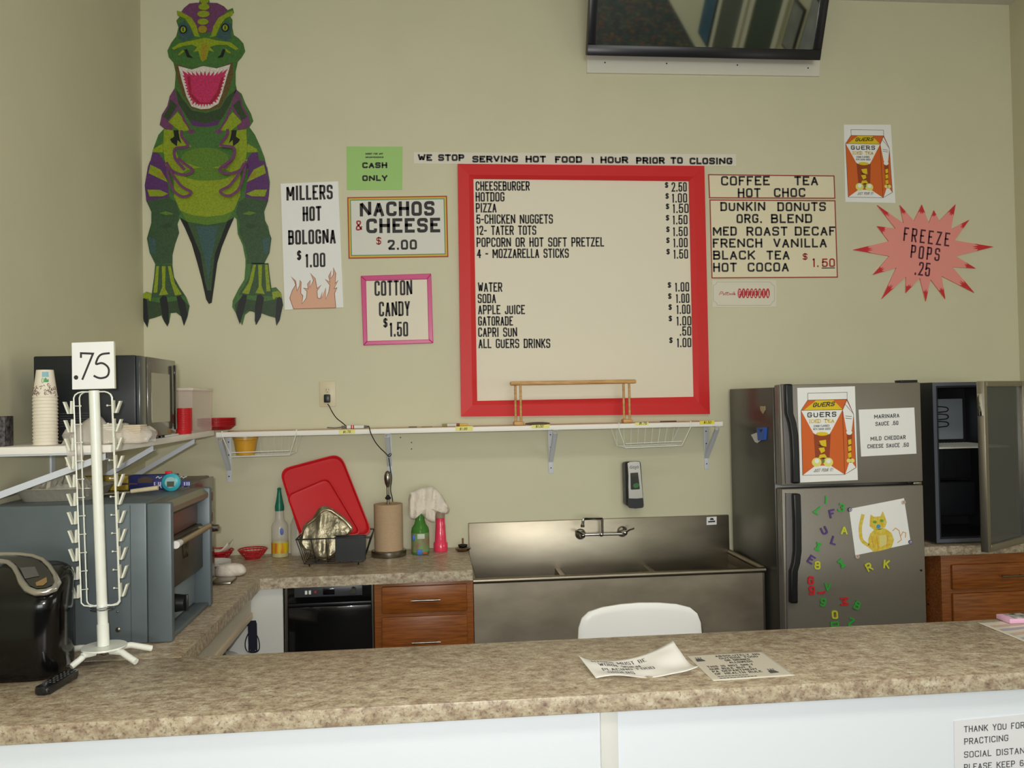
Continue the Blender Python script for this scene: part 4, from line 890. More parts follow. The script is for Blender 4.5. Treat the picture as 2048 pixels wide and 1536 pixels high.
    part('tail', [(B, [(452, 520), (520, 560), (640, 850), (680, 1100), (715, 1230), (690, 1260), (650, 1080), (610, 930), (560, 760), (500, 620)], 'black'), (B, [(945, 518), (880, 555), (770, 850), (735, 1150), (740, 1285), (760, 1150), (790, 930), (830, 790), (890, 640)], 'black'),
                  (B, [(520, 560), (880, 557), (770, 850), (738, 1150), (715, 1230), (680, 1100), (640, 850)], 'leg'), (B, [(600, 600), (800, 600), (735, 900), (712, 1100), (680, 900)], 'teal'), (B, [(690, 1180), (740, 1180), (740, 1290), (715, 1300), (690, 1260)], 'black')])
    ft = [(B, [(220, 1060), (232, 945), (385, 945), (400, 1060), (450, 1150), (500, 1230), (110, 1250), (150, 1190), (200, 1205)], 'leg'), (B, [(240, 960), (265, 960), (250, 1200), (215, 1200)], 'lime'), (B, [(290, 960), (325, 960), (320, 1160), (350, 1215), (265, 1225), (295, 1150)], 'lime'), (B, [(345, 960), (370, 960), (410, 1120), (470, 1215), (410, 1225), (370, 1100)], 'lime'), (B, [(112, 1225), (150, 1193), (200, 1208), (190, 1290), (165, 1250), (120, 1270)], 'lime'),
          (B, [(102, 1320), (160, 1270), (270, 1290), (380, 1280), (480, 1260), (538, 1322), (520, 1415), (465, 1412), (420, 1378), (370, 1382), (285, 1402), (230, 1422), (170, 1438), (130, 1450)], 'dark'),
          (B, [(108, 1270), (130, 1248), (155, 1260), (165, 1360), (170, 1440), (160, 1512), (130, 1460), (102, 1330)], 'claw'), (B, [(272, 1260), (300, 1225), (335, 1235), (352, 1340), (356, 1465), (341, 1503), (300, 1430)], 'claw'), (B, [(425, 1235), (460, 1228), (500, 1290), (525, 1400), (490, 1498), (465, 1412), (440, 1320)], 'claw')]
    for s in (0, 1): part('foot', [(B, [(1485-x, y-12) for x, y in p] if s else p, c) for B, p, c in ft])
dino()

# ------------------------------------------------------------------ television
def tv():
    zb = 3.563; x0, x1 = .868, 2.190; tilt = math.radians(23); yb = 4.432; H = .765
    t = thing('television', ((x0+x1)/2, 4.47, zb), 'black flat television tilted forward high on the back wall', 'television')
    T = Matrix.Translation((0, yb, zb)) @ Matrix.Rotation(tilt, 4, 'X')
    m = MB(); m.M = T; m.box(x0, x1, .005, .045, 0, H, .004); m.build('back_shell', BLK, t)
    m = MB(); m.M = T; w = .045
    m.box(x0, x1, -.012, .0045, 0, .055, .003); m.box(x0, x1, -.012, .0045, H-w, H, .003); m.box(x0, x0+w, -.012, .0045, .055, H-w, .003); m.box(x1-w, x1, -.012, .0045, .055, H-w, .003); m.build('bezel', mat('tv_black', (30, 28, 34), .3), t)
    m = MB(); m.M = T; m.flat([(x0+w*.9, -.001, .05), (x1-w*.9, -.001, .05), (x1-w*.9, -.001, H-w*.9), (x0+w*.9, -.001, H-w*.9)])
    m.build('screen', mat('tv_screen', (172, 176, 168), .03, metal=1.0), t, fixn=False)
    m = MB(); m.box((x0+x1)/2-.25, (x0+x1)/2+.25, 4.44, YW-.003, zb+.25, zb+.45, .004)
    m.build('wall_mount', BLK, t)
    P = Flat(YW); m = MB(); P.slab(m, [(1173, 108), (1638, 118), (1637, 154), (1173, 147)], .012)
    b = tag(m.build('backing_board', mat('white_board_paint', (222, 218, 206), .5)), 'white board screwed to the wall under the television', 'board')
    for x, y in ((1209, 127), (1332, 129), (1473, 132), (1614, 138)):
        c = P.pt((x, y), .0128); MB().cyl(c, c+Vector((0, -.002, 0)), .004, seg=10).build('screw', BLKM, b)
tv()

# ------------------------------------------------------------------ shelves
ZS = 1.557
def bracket(mb_name, x, y_wall, zt, drop, reach, par, w=.026):
    m = MB(); m.box(x-w/2, x+w/2, y_wall-.006, y_wall-.0006, zt-drop, zt-.001, .001)
    m.box(x-w/2, x+w/2, y_wall-reach, y_wall-.006, zt-.004, zt-.0008)
    a = Vector((x, y_wall-.008, zt-drop*.72)); b = Vector((x, y_wall-reach*.96, zt-.008))
    for s in (-1, 1): m.prism([(x+s*w*.40-.001, a.y, a.z-.008), (x+s*w*.40-.001, a.y, a.z+.012), (x+s*w*.40-.001, b.y, b.z+.003), (x+s*w*.40-.001, b.y, b.z-.012)], (.002, 0, 0))
    m.prism([(x-w*.4, a.y, a.z-.008), (x-w*.4, b.y, b.z-.012), (x-w*.4, b.y, b.z-.010), (x-w*.4, a.y, a.z-.006)], (w*.8, 0, 0))
    o = m.build(mb_name, BRKT, par)
    for k in (.14, .42, .88): MB().cyl((x, y_wall-.0062, zt-drop*k), (x, y_wall-.0075, zt-drop*k), .0035, seg=10).build('screw', BLKM, o)
SHM = mat('shelf_white', (246, 242, 234), .45); SHT = mat('shelf_top', (222, 196, 172), .5)
bs = thing('wall_shelf', (.22, 4.4, 1.532), 'long white shelf on brackets across the back wall under the menu', 'shelf')
m = MB(); m.box(-1.082, 1.532, 4.282, YW-.003, 1.532, ZS-.001, .001); m.build('board', SHM, bs)
MB().box(-1.080, 1.530, 4.285, YW-.0035, ZS-.0009, ZS).build('top_face', SHT, bs)
for px in (458, 779, 1101, 1412): bracket('bracket', W(px, 900, YW).x, YW, 1.531, .245, .20, bs)
ls = thing('wall_shelf', (-1.3, 3.6, 1.54), 'white shelf on diagonal braces along the left wall', 'shelf')
MB().box(XL+.003, -1.088, 2.935, 4.274, 1.542, 1.567, .001).build('board', SHM, ls)
for y, dr in ((2.96, .150), (3.445, .235), (4.02, .235)):
    m = MB(); zt = 1.5415
    m.box(XL+.001, XL+.008, y-.016, y+.016, zt-dr-.012 if dr < .2 else zt-.36, zt); m.box(XL+.008, -1.12, y-.014, y+.014, zt-.006, zt-.0005)
    a = (XL+.010, zt-dr); b = (-1.11, zt-.012)
    m.prism([(a[0], y-.016, a[1]-.012), (b[0], y-.016, b[1]-.012), (b[0], y-.016, b[1]+.010), (a[0], y-.016, a[1]+.012)], (0, .004, 0))
    m.prism([(a[0], y-.012, a[1]-.012), (b[0], y-.012, b[1]-.012), (b[0], y-.012, b[1]-.009), (a[0], y-.012, a[1]-.009)], (0, .026, 0))
    m.build('brace_bracket', BRKT, ls)

def wire_basket(label, pts, y0, group):
    """pts: pixels of the front trapezoid TL, TR, BR, BL"""
    P = [W(*p, y0-.008) for p in pts]; t = thing('wire_basket', (P[0]+P[1])/2, label, 'basket', group); yb = YW-.05
    TL, TR, BR, BL = P; r = .0022
    MB().tube([TL, BL, BR, TR], r, 6).build('frame_wire', WMETAL, t)
    bk = [Vector((p.x, yb, p.z)) for p in (TL, BL, BR, TR)]; MB().tube(bk, r, 6).build('frame_wire', WMETAL, t)
    m = MB()
    m.tube([Vector((BL.x, y0-.008, BL.z+.022)), Vector((BR.x, y0-.008, BR.z+.022))], r, 6)
    for i in range(9):
        u = i/8; a = BL.lerp(BR, u); m.tube([a, Vector((a.x, yb, a.z))], .0012, 6); c = TL.lerp(TR, .08+.84*u); m.tube([Vector((a.x, yb, a.z)), Vector((c.x, yb, ZS-.032))], .0012, 6)
    for j in range(5): y = y0+(yb-y0)*j/4; m.tube([Vector((BL.x, y, BL.z)), Vector((BR.x, y, BR.z))], .0012, 6)
    m.build('grid_wire', WMETAL, t)
    for p in (TL, TR):
        m = MB(); x = p.x
        m.tube([Vector((x, y0-.008, p.z)), Vector((x, y0-.008, ZS+.003)), Vector((x, y0+.10, ZS+.003))], .0028, 6)
        m.build('hook', WMETAL, t)
    return t
wire_basket('white wire basket holding a yellow tub under the left end of the shelf', [(444, 871), (593, 866), (579, 910), (463, 914)], 4.282, 'wire baskets under the wall shelf')
wire_basket('empty white wire basket under the right end of the shelf', [(1238, 858), (1382, 853), (1364, 891), (1251, 896)], 4.282, 'wire baskets under the wall shelf')
c = W(491, 913, 4.38); zb = W(463, 914, 4.274).z+.0035
t = thing('plastic_tub', (c.x, 4.38, zb), 'round tub of yellow sauce in the wire basket', 'tub')
MB().lathe([(.046, 0), (.058, .075), (.062, .078), (.062, .088), (.0, .089)], (c.x, 4.38, zb), 28).build('tub', mat('tub_amber', (226, 168, 52), .35, trans=.15), t)
MB().lathe([(.0635, .0), (.0635, .008), (.05, .010), (0, .010)], (c.x, 4.38, zb+.0892), 28).build('lid', mat('tub_lid', (226, 208, 160), .3, trans=.3), t)

# price tags stuck on the shelf's front edge
E_ = Flat(4.2815)
for (x0, y0, x1, y1, sl), tx, lab in (((678, 860, 710, 868, -.5), '$1.75', 'yellow price tag on the shelf edge under the white tube'), ((911, 853, 946, 862, -1), '$1.95', 'yellow price tag on the shelf edge under the yellow-handled brush'), ((1063, 850, 1099, 857, -1), '$1.00', 'yellow price tag on the shelf edge right of the left foot of the wooden rail'),
                           ((1270, 845, 1297, 851, 0), '$1.75', 'yellow price tag on the shelf edge right of the right foot of the wooden rail'), ((1399, 842, 1429, 849, 0), '$1.50', 'brightest yellow price tag at the right end of the shelf edge')):
    co = [(x0, y0), (x1, y0-1), (x1, y1-1), (x0, y1)]
    sheet('price_tag', lab, E_, co, [(tx, x0+8, y1-1.5, x0+23, y1-2, 5, .8, 0, dict(slant=.25))], mat('tag_bright', (240, 226, 70), .7) if x0 > 1390 else YEL, 'price tag', thick=.0006, group='price tags on the wall shelf', part='tag')

def shelf_pt(px, y=4.36): d = ray(px, 850); return Vector((CAM.x+d.x*(y/d.y), y, ZS))
# wooden rail on four posts
def rail():
    y = 4.345; a = W(1020, 766, y); b = W(1271, 764, y); zt = 1.768
    t = thing('wooden_rail', ((a.x+b.x)/2, y, ZS), 'small pine rail on turned posts standing on the shelf before the menu', 'rail')
    MB().box(a.x, b.x, y-.022, y+.022, zt, zt+.021, .007).build('top_rail', PINE, t)
    for px in (1036, 1253):
        x = W(px, 800, y).x
        MB().box(x-.026, x+.026, y-.028, y+.028, ZS+.0005, ZS+.022, .006).build('foot', PINE, t)
        for s in (-1, 1): MB().cyl((x+s*.0125, y-s*.012, ZS+.021), (x+s*.0125, y-s*.012, zt+.001), .0062, seg=14).build('post', PINE, t)
rail()
# outlet, plug and its cord
a, b = W(639, 763, YW), W(672, 813, YW)
t = thing('wall_outlet', ((a.x+b.x)/2, YW, b.z), 'ivory double wall outlet above the shelf', 'outlet')
IV = mat('ivory', (216, 204, 172), .4)
MB().box(a.x, b.x, YW-.007, YW-.0006, b.z, a.z, .003).build('cover_plate', IV, t)
xc, zc = (a.x+b.x)/2, (a.z+b.z)/2
for s in (-1, 1):
    sk = MB().lathe([(.016, 0), (.016, .002), (.014, .003)], (xc, YW-.0068, zc+s*.02), 20, axis=(0, -1, 0)).build('socket', IV, t)
    if s == 1:
        m = MB()
        for k in (-1, 1): m.box(xc+k*.006-.001, xc+k*.006+.001, YW-.0108, YW-.0098, zc+.018, zc+.028)
        m.cyl((xc, YW-.0098, zc+.011), (xc, YW-.0108, zc+.011), .0024, seg=8); m.build('slot', BLK, sk)
t = thing('power_adapter', (xc, YW-.02, zc-.04), 'black power adapter plugged into the outlet with its cord running to the shelf', 'adapter')
MB().box(xc-.016, xc+.016, YW-.045, YW-.0102, zc-.046, zc-.002, .005).build('adapter_body', BLK, t)
pr1 = [(658, 811), (663, 822), (672, 836), (684, 845), (691, 851)]
m = MB(); m.tube([W(655, 808, 4.49)]+[W(x, y, 4.49-.03*i) for i, (x, y) in enumerate(pr1)], .0026, 8, smooth=2); m.build('cord', BLKM, t)
a, b = W(694, 852, 4.345), W(728, 851, 4.345); z = ZS+.0105; a.z = b.z = z
t = thing('cord_connector', (a+b)/2, 'white tube with red stripes on the shelf, a black cord trailing from its end', 'connector')
MB().cyl(a, b, .0095, seg=16).build('sleeve', WHITE, t)
m = MB()
for k in (.28, .40): p = a.lerp(b, k); m.cyl(p+Vector((-.004, 0, 0)), p+Vector((.002, 0, 0)), .0099, seg=16)
m.build('stripe', REDPL, t)
m = MB(); m.cyl(a-Vector((.028, 0, 0)), a, .007, .0085, 12); m.cyl(b, b+Vector((.02, 0, 0)), .008, .005, 12); m.tube([a-Vector((.028, 0, 0)), a-Vector((.06, .01, .003)), a-Vector((.10, .015, -.001))], .003, 6); m.build('end_cap', mat('cap_grey', (110, 106, 100), .5), t)
m = MB(); m.tube([b+Vector((.018, 0, 0)), W(738, 852, 4.275), W(741, 866, 4.27), W(750, 884, 4.28), W(760, 896, 4.32), W(771, 906, 4.38), W(776, 912, 4.42), W(781, 905, 4.43), W(783, 910, 4.44), W(776, 915, 4.44), W(775, 904, 4.45), W(778, 918, 4.46), W(781, 940, 4.47), W(784, 958, 4.47), W(780, 980, 4.47), W(786, 1000, 4.47), W(786, 1040, 4.47), W(786, 1085, 4.47)], .0026, 8, smooth=2); m.build('cord', BLKM, t)
# brush, sponge and slivers on the shelf
def along(name, label, cat, px0, px1, segs, y=4.36):
    a, b = shelf_pt(px0, y), shelf_pt(px1, y); t = thing(name, a.lerp(b, .5), label, cat)
    for u0, u1, r0, r1, n, mm in segs:
        p, q = a.lerp(b, u0), a.lerp(b, u1); p.z = q.z = ZS+max(r0, r1)+.0006
        MB().cyl(p, q, r0, r1, 14).build(n, mm, t)
along('paint_brush', 'yellow-handled brush lying on the shelf left of the wooden rail', 'brush', 884, 936, [(0, .2, .007, .0085, 'bristles', mat('bristle', (150, 146, 90), .9)), (.2, .55, .0085, .0085, 'ferrule', mat('ferrule_white', (214, 208, 196), .4)), (.55, .68, .0086, .0082, 'band', mat('band_brown', (132, 66, 44), .5)), (.68, 1, .0078, .006, 'handle', mat('brush_yellow', (222, 178, 52), .4))])
for p0, p1, h, mm, n, lab, cat in ((817, 834, .005, mat('grey_tool', (92, 86, 82), .5), 'bottle_opener', 'small dark flat tool lying on the shelf over the second bracket', 'tool'), (842, 865, .004, mat('pinkish_tool', (150, 128, 116), .5), 'craft_stick', 'pale flat stick on the shelf between dark tool and brush', 'stick'), (1320, 1352, .006, mat('dark_tool', (52, 44, 38), .5), 'dark_stick', 'dark flat stick on the shelf right of the wooden rail', 'stick')):
    a, b = shelf_pt(p0, 4.40), shelf_pt(p1, 4.40); m = MB(); m.box(a.x, b.x, 4.385, 4.40, ZS+.0006, ZS+h, .0015); tag(m.build(n, mm), lab, cat)
a, b = shelf_pt(1050, 4.33), shelf_pt(1101, 4.33)
m = MB(); m.ball(((a.x+b.x)/2, 4.335, ZS+.0085), (b.x-a.x)/2, .022, .008, seg=24, rings=8); tag(m.build('scrub_pad', mat('pad_brown', (104, 88, 78), .8, bump=.6, scale=150)), 'flat dark oval pad on the shelf by the left foot of the wooden rail', 'pad')
# holes in the wall below the shelf
for (x, y), l in (((801, 875), 'uppermost'), ((823, 885), 'middle'), ((823, 898), 'lowest')):
    p = W(x, y, YW-.0006); tag(MB().cyl(p, p+Vector((0, -.0012, 0)), .0038, seg=10).build('wall_anchor', mat('anchor', (90, 84, 78), .6)), l+' of three small wall anchors under the shelf', 'anchor', 'wall anchors under the shelf')

# ------------------------------------------------------------------ soap dispenser
def soap():
    sp = crop(1220, 900, 10.97); Q = lambda x, y, d: W(*sp(x, y), YW-d)
    t = thing('soap_dispenser', Q(500, 1250, .05), 'black and silver wall soap dispenser above the sink', 'dispenser')
    DK = mat('dispenser_dark', (58, 56, 54), .35)
    def shell(name, loops, mt, par=t):
        m = MB(); L = [[Q(x, y, d) for x, y in pts] for pts, d in loops]; g = [[m.v(p) for p in l] for l in L]; n = len(g[0])
        for a, b in zip(g, g[1:]):
            for i in range(n): m._f((a[i], a[(i+1) % n], b[(i+1) % n], b[i]), 0)
        m._f(g[-1], 0); m._f(g[0][::-1], 0); return m.build(name, mt, par)
    back = [(255, 270), (300, 240), (420, 220), (560, 232), (660, 250), (690, 300), (720, 600), (735, 900), (730, 1180), (700, 1230), (480, 1250), (390, 1220), (300, 1200), (275, 1000), (258, 600)]
    fr = rrect([(385, 275), (660, 245), (745, 1270), (395, 1280)], 60, 3)
    bk = rrect([(262, 262), (640, 240), (715, 1215), (290, 1195)], 60, 3)
    mid = rrect([(330, 255), (672, 240), (742, 1240), (360, 1240)], 60, 3)
    shell('back_shell', [(bk, .0008), (bk, .03), ([((a+c*1)/2, (b+d)/2) for (a, b), (c, d) in zip(bk, mid)], .06)], DK)
    shell('front_cover', [(mid, .0605), (fr, .075), ([((x-560)*.93+555, (y-760)*.965+760) for x, y in fr], .088)], DK)
    face = [(385, 290), (440, 262), (560, 252), (650, 262), (672, 500), (700, 800), (722, 1050), (600, 1065), (415, 1060), (405, 800), (408, 560)]
    m = MB(); m.flat([Q(x, y, .0892) for x, y in face]); fp = m.build('face_plate', mat('silver_plastic', (178, 174, 168), .3, metal=.6), t, fixn=False)
    win = [(445, 505), (615, 492), (655, 850), (640, 862), (470, 872), (455, 855)]
    m = MB(); m.flat([Q(x, y, .0898) for x, y in win]); m.build('window', mat('window_dark', (62, 62, 60), .1, coat=.6), fp, fixn=False)
    m = MB(); m.flat([Q(x, y, .0901) for x, y in [(520, 745), (600, 720), (640, 760), (625, 820), (540, 835), (505, 790)]]); m.build('gel', mat('soap_green', (52, 112, 54), .3), fp, fixn=False)
    m = MB()
    for g in ([(490, 355), (460, 350), (440, 375), (445, 400), (475, 405), (490, 385), (470, 382)], ell(525, 382, 20, 22)+[(545, 382)], [(565, 360), (568, 400), (560, 425), (548, 420)], ell(605, 375, 20, 22)+[(625, 375)]):
        for q in ribbon(g, 9): m.flat([Q(x, y, .0899) for x, y in q])
    m.build('logo_lettering', INK, fp, fixn=False)
    m = MB(); m.flat([Q(x, y, .0896) for x, y in [(412, 1066), (560, 1074), (724, 1056), (738, 1200), (715, 1262), (560, 1285), (430, 1270), (402, 1200)]]); m.build('push_bar', mat('push_black', (36, 34, 40), .4), t, fixn=False)
soap()

# ------------------------------------------------------------------ blobs of cloth and foil from an outline
def blob(mb, outline, conv, Yf, depth, fold=.006, rings=7, back=.004, seed=1, flatp=2, wx=.02, zmin=None):
    rnd = random.Random(seed); pts = roundpoly([((outline[0][0]+outline[-1][0])/2, (outline[0][1]+outline[-1][1])/2)]+outline+[((outline[0][0]+outline[-1][0])/2, (outline[0][1]+outline[-1][1])/2)], 30, 2)[:-1]
    cx = sum(p[0] for p in pts)/len(pts); cy = sum(p[1] for p in pts)/len(pts); n = len(pts)
    ph = [rnd.uniform(0, 6.28) for _ in range(4)]
    def Y(p): return Yf(*conv(*p)) if callable(Yf) else Yf
    R = []
    for k in range(rings+1):
        f = k/rings; row = []
        for i, p in enumerate(pts):
            q = (cx+(p[0]-cx)*f, cy+(p[1]-cy)*f); y = Y(q)
            a = math.atan2(p[1]-cy, p[0]-cx)
            d = depth*math.sqrt(max(0, 1-f**flatp)) + fold*min(1, 2*f)*(math.sin(wx*(q[0]-cx)+ph[0]+.25*wx*(q[1]-cy)*.5)+.5*math.sin(1.9*wx*(q[0]-cx)+ph[1])) + rnd.uniform(-.1, .1)*fold
            w_ = W(*conv(*q), y-d)
            if zmin is not None: w_.z = max(w_.z, zmin)
            row.append(mb.v(w_))
        R.append(row)
    for a, b in zip(R[1:], R[2:]):
        for i in range(n): mb._f((a[i], a[(i+1) % n], b[(i+1) % n], b[i]), 0, True)
    c = mb.v(W(*conv(cx, cy), Y((cx, cy))-depth))
    for i in range(n): mb._f((c, R[1][i], R[1][(i+1) % n]), 0, True)
    def bk(p, y):
        w_ = W(*conv(*p), y)
        if zmin is not None: w_.z = max(w_.z, zmin)
        return w_
    B = [mb.v(bk(p, Y(p)+back)) for p in pts]; cb = mb.v(bk((cx, cy), Y((cx, cy))+back))
    for i in range(n):
        mb._f((R[-1][i], R[-1][(i+1) % n], B[(i+1) % n], B[i]), 0, True); mb._f((cb, B[(i+1) % n], B[i]), 0, True)

# ------------------------------------------------------------------ things along the back worktop
def spray_bottle():
    x, y = -.803, 4.43
    t = thing('cleaner_bottle', (x, y, TOP), 'clear cleaner bottle with green cap and yellow liquid left of the red trays', 'bottle')
    MB().lathe([(.001, .0006), (.040, .0006), (.043, .008), (.043, .155), (.038, .172), (.026, .185), (.023, .20), (.021, .238)], (x, y, TOP), 28, cap=False).build('bottle_body', mat('bottle_clear', (232, 226, 214), .1, alpha=.38), t)
    MB().lathe([(0, .002), (.0415, .002), (.0415, .085), (0, .086)], (x, y, TOP), 28).build('liquid', mat('liquid_yellow', (196, 186, 20), .2), t)
    MB().lathe([(.0436, .022), (.0436, .075)], (x, y, TOP), 28, cap=False).build('label', mat('label_yellow_red', (222, 200, 20), .5, rgb2=(206, 110, 40), scale=14, stretch=(3, 3, .4)), t)
    p = W(574, 1063, y-.0445); MB().ball((x+.016, y-.0400, p.z), .011, .003, .018, seg=16, rings=8).build('blue_sticker', mat('sticker_blue', (92, 112, 186), .5), t)
    MB().lathe([(.023, .238), (.023, .262), (.018, .285), (.012, .320), (.009, .345), (.011, .352), (.005, .358), (0, .358)], (x, y, TOP), 24).build('nozzle_cap', mat('cap_green', (22, 110, 84), .35), t)
spray_bottle()
t = thing('clear_bottle', (-.72, 4.455, TOP), 'clear empty bottle behind the left edge of the red trays', 'bottle')
MB().lathe([(.001, .0006), (.036, .0006), (.038, .006), (.038, .16), (.020, .20), (.016, .24), (0, .242)], (-.715, 4.455, TOP), 24).build('bottle_body', mat('bottle_clear', (232, 226, 214), .1, alpha=.38), t)

z1 = crop(540, 900, 6.4)
TRY = lambda px, py: 4.485-(py-905)/165*.17
def trayshape(name, label, co, dy, r, mt):
    q = rrect(co, r, 6); P = lambda p, d: W(*z1(*p), TRY(*z1(*p))-dy-d)
    cx = sum(p[0] for p in q)/len(q); cy = sum(p[1] for p in q)/len(q)
    sc = lambda f: [(cx+(x-cx)*f, cy+(y-cy)*f) for x, y in q]
    t = thing(name, P((cx, cy), 0), label, 'tray')
    m = MB(); loops = [(sc(1), .006), (sc(1), .014), (sc(.975), .015), (sc(.93), .003), (sc(.90), .002)]
    g = [[m.v(P(p, d)) for p in pts] for pts, d in loops]; n = len(q)
    for a, b in zip(g, g[1:]):
        for i in range(n): m._f((a[i], a[(i+1) % n], b[(i+1) % n], b[i]), 0)
    m._f(g[-1], 0); bk = [m.v(P(p, -.001)) for p in sc(.91)]
    for i in range(n): m._f((g[0][(i+1) % n], g[0][i], bk[i], bk[(i+1) % n]), 0)
    m._f(bk[::-1], 0); m.build('tray_body', mt, t)
    return t
trayshape('serving_tray', 'large red serving tray leaning on the wall in the dish rack', [(112, 250), (905, 40), (1322, 1090), (400, 1165)], 0, 150, REDPL)
trayshape('serving_tray', 'smaller red tray leaning in front of the large red tray', [(205, 575), (740, 345), (1175, 1075), (420, 1150)], .030, 90, REDPL)
def dishrack():
    y0, y1, zb, zt = 4.10, 4.36, TOP+.016, 1.038; xa, xb, xc, xd = -.668, -.312, -.632, -.352
    t = thing('dish_rack', (-.49, 4.23, TOP), 'black wire dish rack holding red trays and foil pan', 'dish rack'); r = .0026
    top = lambda u, y: Vector((xa+(xb-xa)*u, y, zt)); bot = lambda u, y: Vector((xc+(xd-xc)*u, y, zb))
    m = MB(); m.tube([top(0, y0), top(1, y0), top(1, y1), top(0, y1)], .0034, 8, closed=True); m.tube([bot(0, y0+.02), bot(1, y0+.02), bot(1, y1-.02), bot(0, y1-.02)], r, 8, closed=True); m.build('rim_wire', BLK, t)
    m = MB()
    for i in range(6):
        u = i/5; m.tube([top(u, y0), bot(u, y0+.02), bot(u, y1-.02), top(u, y1)], r*.8, 6)
    for i in range(1, 5):
        f = i/5; ya = y0+(y1-y0)*f; yb = y0+.02+(y1-y0-.04)*f; m.tube([top(0, ya), bot(0, yb), bot(1, yb), top(1, ya)], r*.8, 6)
    m.build('cage_wire', BLK, t)
    for u in (.08, .92):
        for y in (y0+.03, y1-.03): p = bot(u, y); MB().cyl((p.x, p.y, TOP+.0005), (p.x, p.y, zb), .004, seg=8).build('foot', BLK, t)
    t2 = thing('cutlery_caddy', (-.43, 4.075, .94), 'black plastic cutlery caddy hooked on the front right of the dish rack', 'caddy')
    m = MB(); X0, X1, Y0, Y1, Z0, Z1 = -.475, -.335, 4.048, 4.094, .935, 1.046; w = .003
    m.box(X0, X1, Y0, Y0+w, Z0, Z1); m.box(X0, X1, Y1-w, Y1, Z0, Z1); m.box(X0, X0+w, Y0+w, Y1-w, Z0, Z1); m.box(X1-w, X1, Y0+w, Y1-w, Z0, Z1); m.box(X0+w, X1-w, Y0+w, Y1-w, Z0, Z0+w); m.build('caddy_box', BLK, t2)
    m = MB(); m.box(X0-.004, X1+.004, Y0-.004, Y0+.002, Z1, Z1+.006, .002); m.box(X0-.004, X1+.004, Y1-.002, Y1+.004, Z1, Z1+.006, .002); m.build('lip', BLK, t2)
dishrack()
m = MB(); FO = [(400, 1080), (430, 960), (540, 880), (625, 740), (700, 708), (780, 742), (930, 840), (1040, 950), (1065, 1010), (1010, 1085), (880, 1120), (872, 1300), (800, 1375), (690, 1410), (600, 1385), (540, 1300), (440, 1290), (372, 1200)]
blob(m, FO, z1, lambda px, py: 4.235-(py-1010)/110*.06, .016, .0040, 10, .003, 5, 5, .03)
t = thing('foil_pan', W(650, 1060, 4.2), 'crumpled foil pan standing in the dish rack before the red trays', 'foil pan'); m.build('pan_base', FOIL, t, angle=25)
m = MB(); m.tube([W(*z1(x, y), 4.235-(z1(x, y)[1]-1010)/110*.06-.018+random.uniform(-.004, .004)) for x, y in [(395, 1085), (470, 960), (585, 880), (665, 780), (760, 762), (860, 830), (960, 905), (1040, 1000)]], .0042, 6, smooth=1); m.build('rolled_edge', mat('foil_edge', (226, 216, 190), .18, metal=1.0), t)

def towel_holder():
    x, y = -.238, 4.345
    t = thing('paper_towel_holder', (x, y, TOP), 'brushed metal upright paper towel holder on the back worktop', 'holder')
    MB().lathe([(0, .0006), (.088, .0006), (.090, .004), (.090, .026), (.086, .030), (0, .030)], (x, y, TOP), 40).build('base', BRSH, t)
    MB().cyl((x, y, TOP+.030), (x, y, TOP+.355), .0065, seg=16).build('rod', BRSH, t)
    MB().lathe([(.006, 0), (.014, .004), (.016, .010), (.008, .020), (.0066, .026)], (x, y, TOP+.288), 20).build('collar', BLKM, t)
    MB().lathe([(.007, 0), (.014, .018), (.0185, .042), (.0175, .062), (.012, .078), (.004, .085), (0, .0855)], (x, y, TOP+.352), 24).build('knob', BRSH, t)
    r = thing('paper_towel_roll', (x, y, TOP+.031), 'brown paper towel roll on the metal holder', 'paper towel')
    MB().lathe([(.020, 0), (.0735, 0), (.0735, .236), (.020, .236), (.020, 0)], (x, y, TOP+.0312), 40, cap=False).build('roll', mat('kraft', (186, 158, 126), .85, noise=.08, scale=40, stretch=(1, 1, 6)), r)
    MB().lathe([(.0195, 0), (.0195, .236), (.0178, .236), (.0178, 0), (.0195, 0)], (x, y, TOP+.0313), 24, cap=False).build('core', mat('kraft_core', (150, 120, 90), .9), r)
towel_holder()
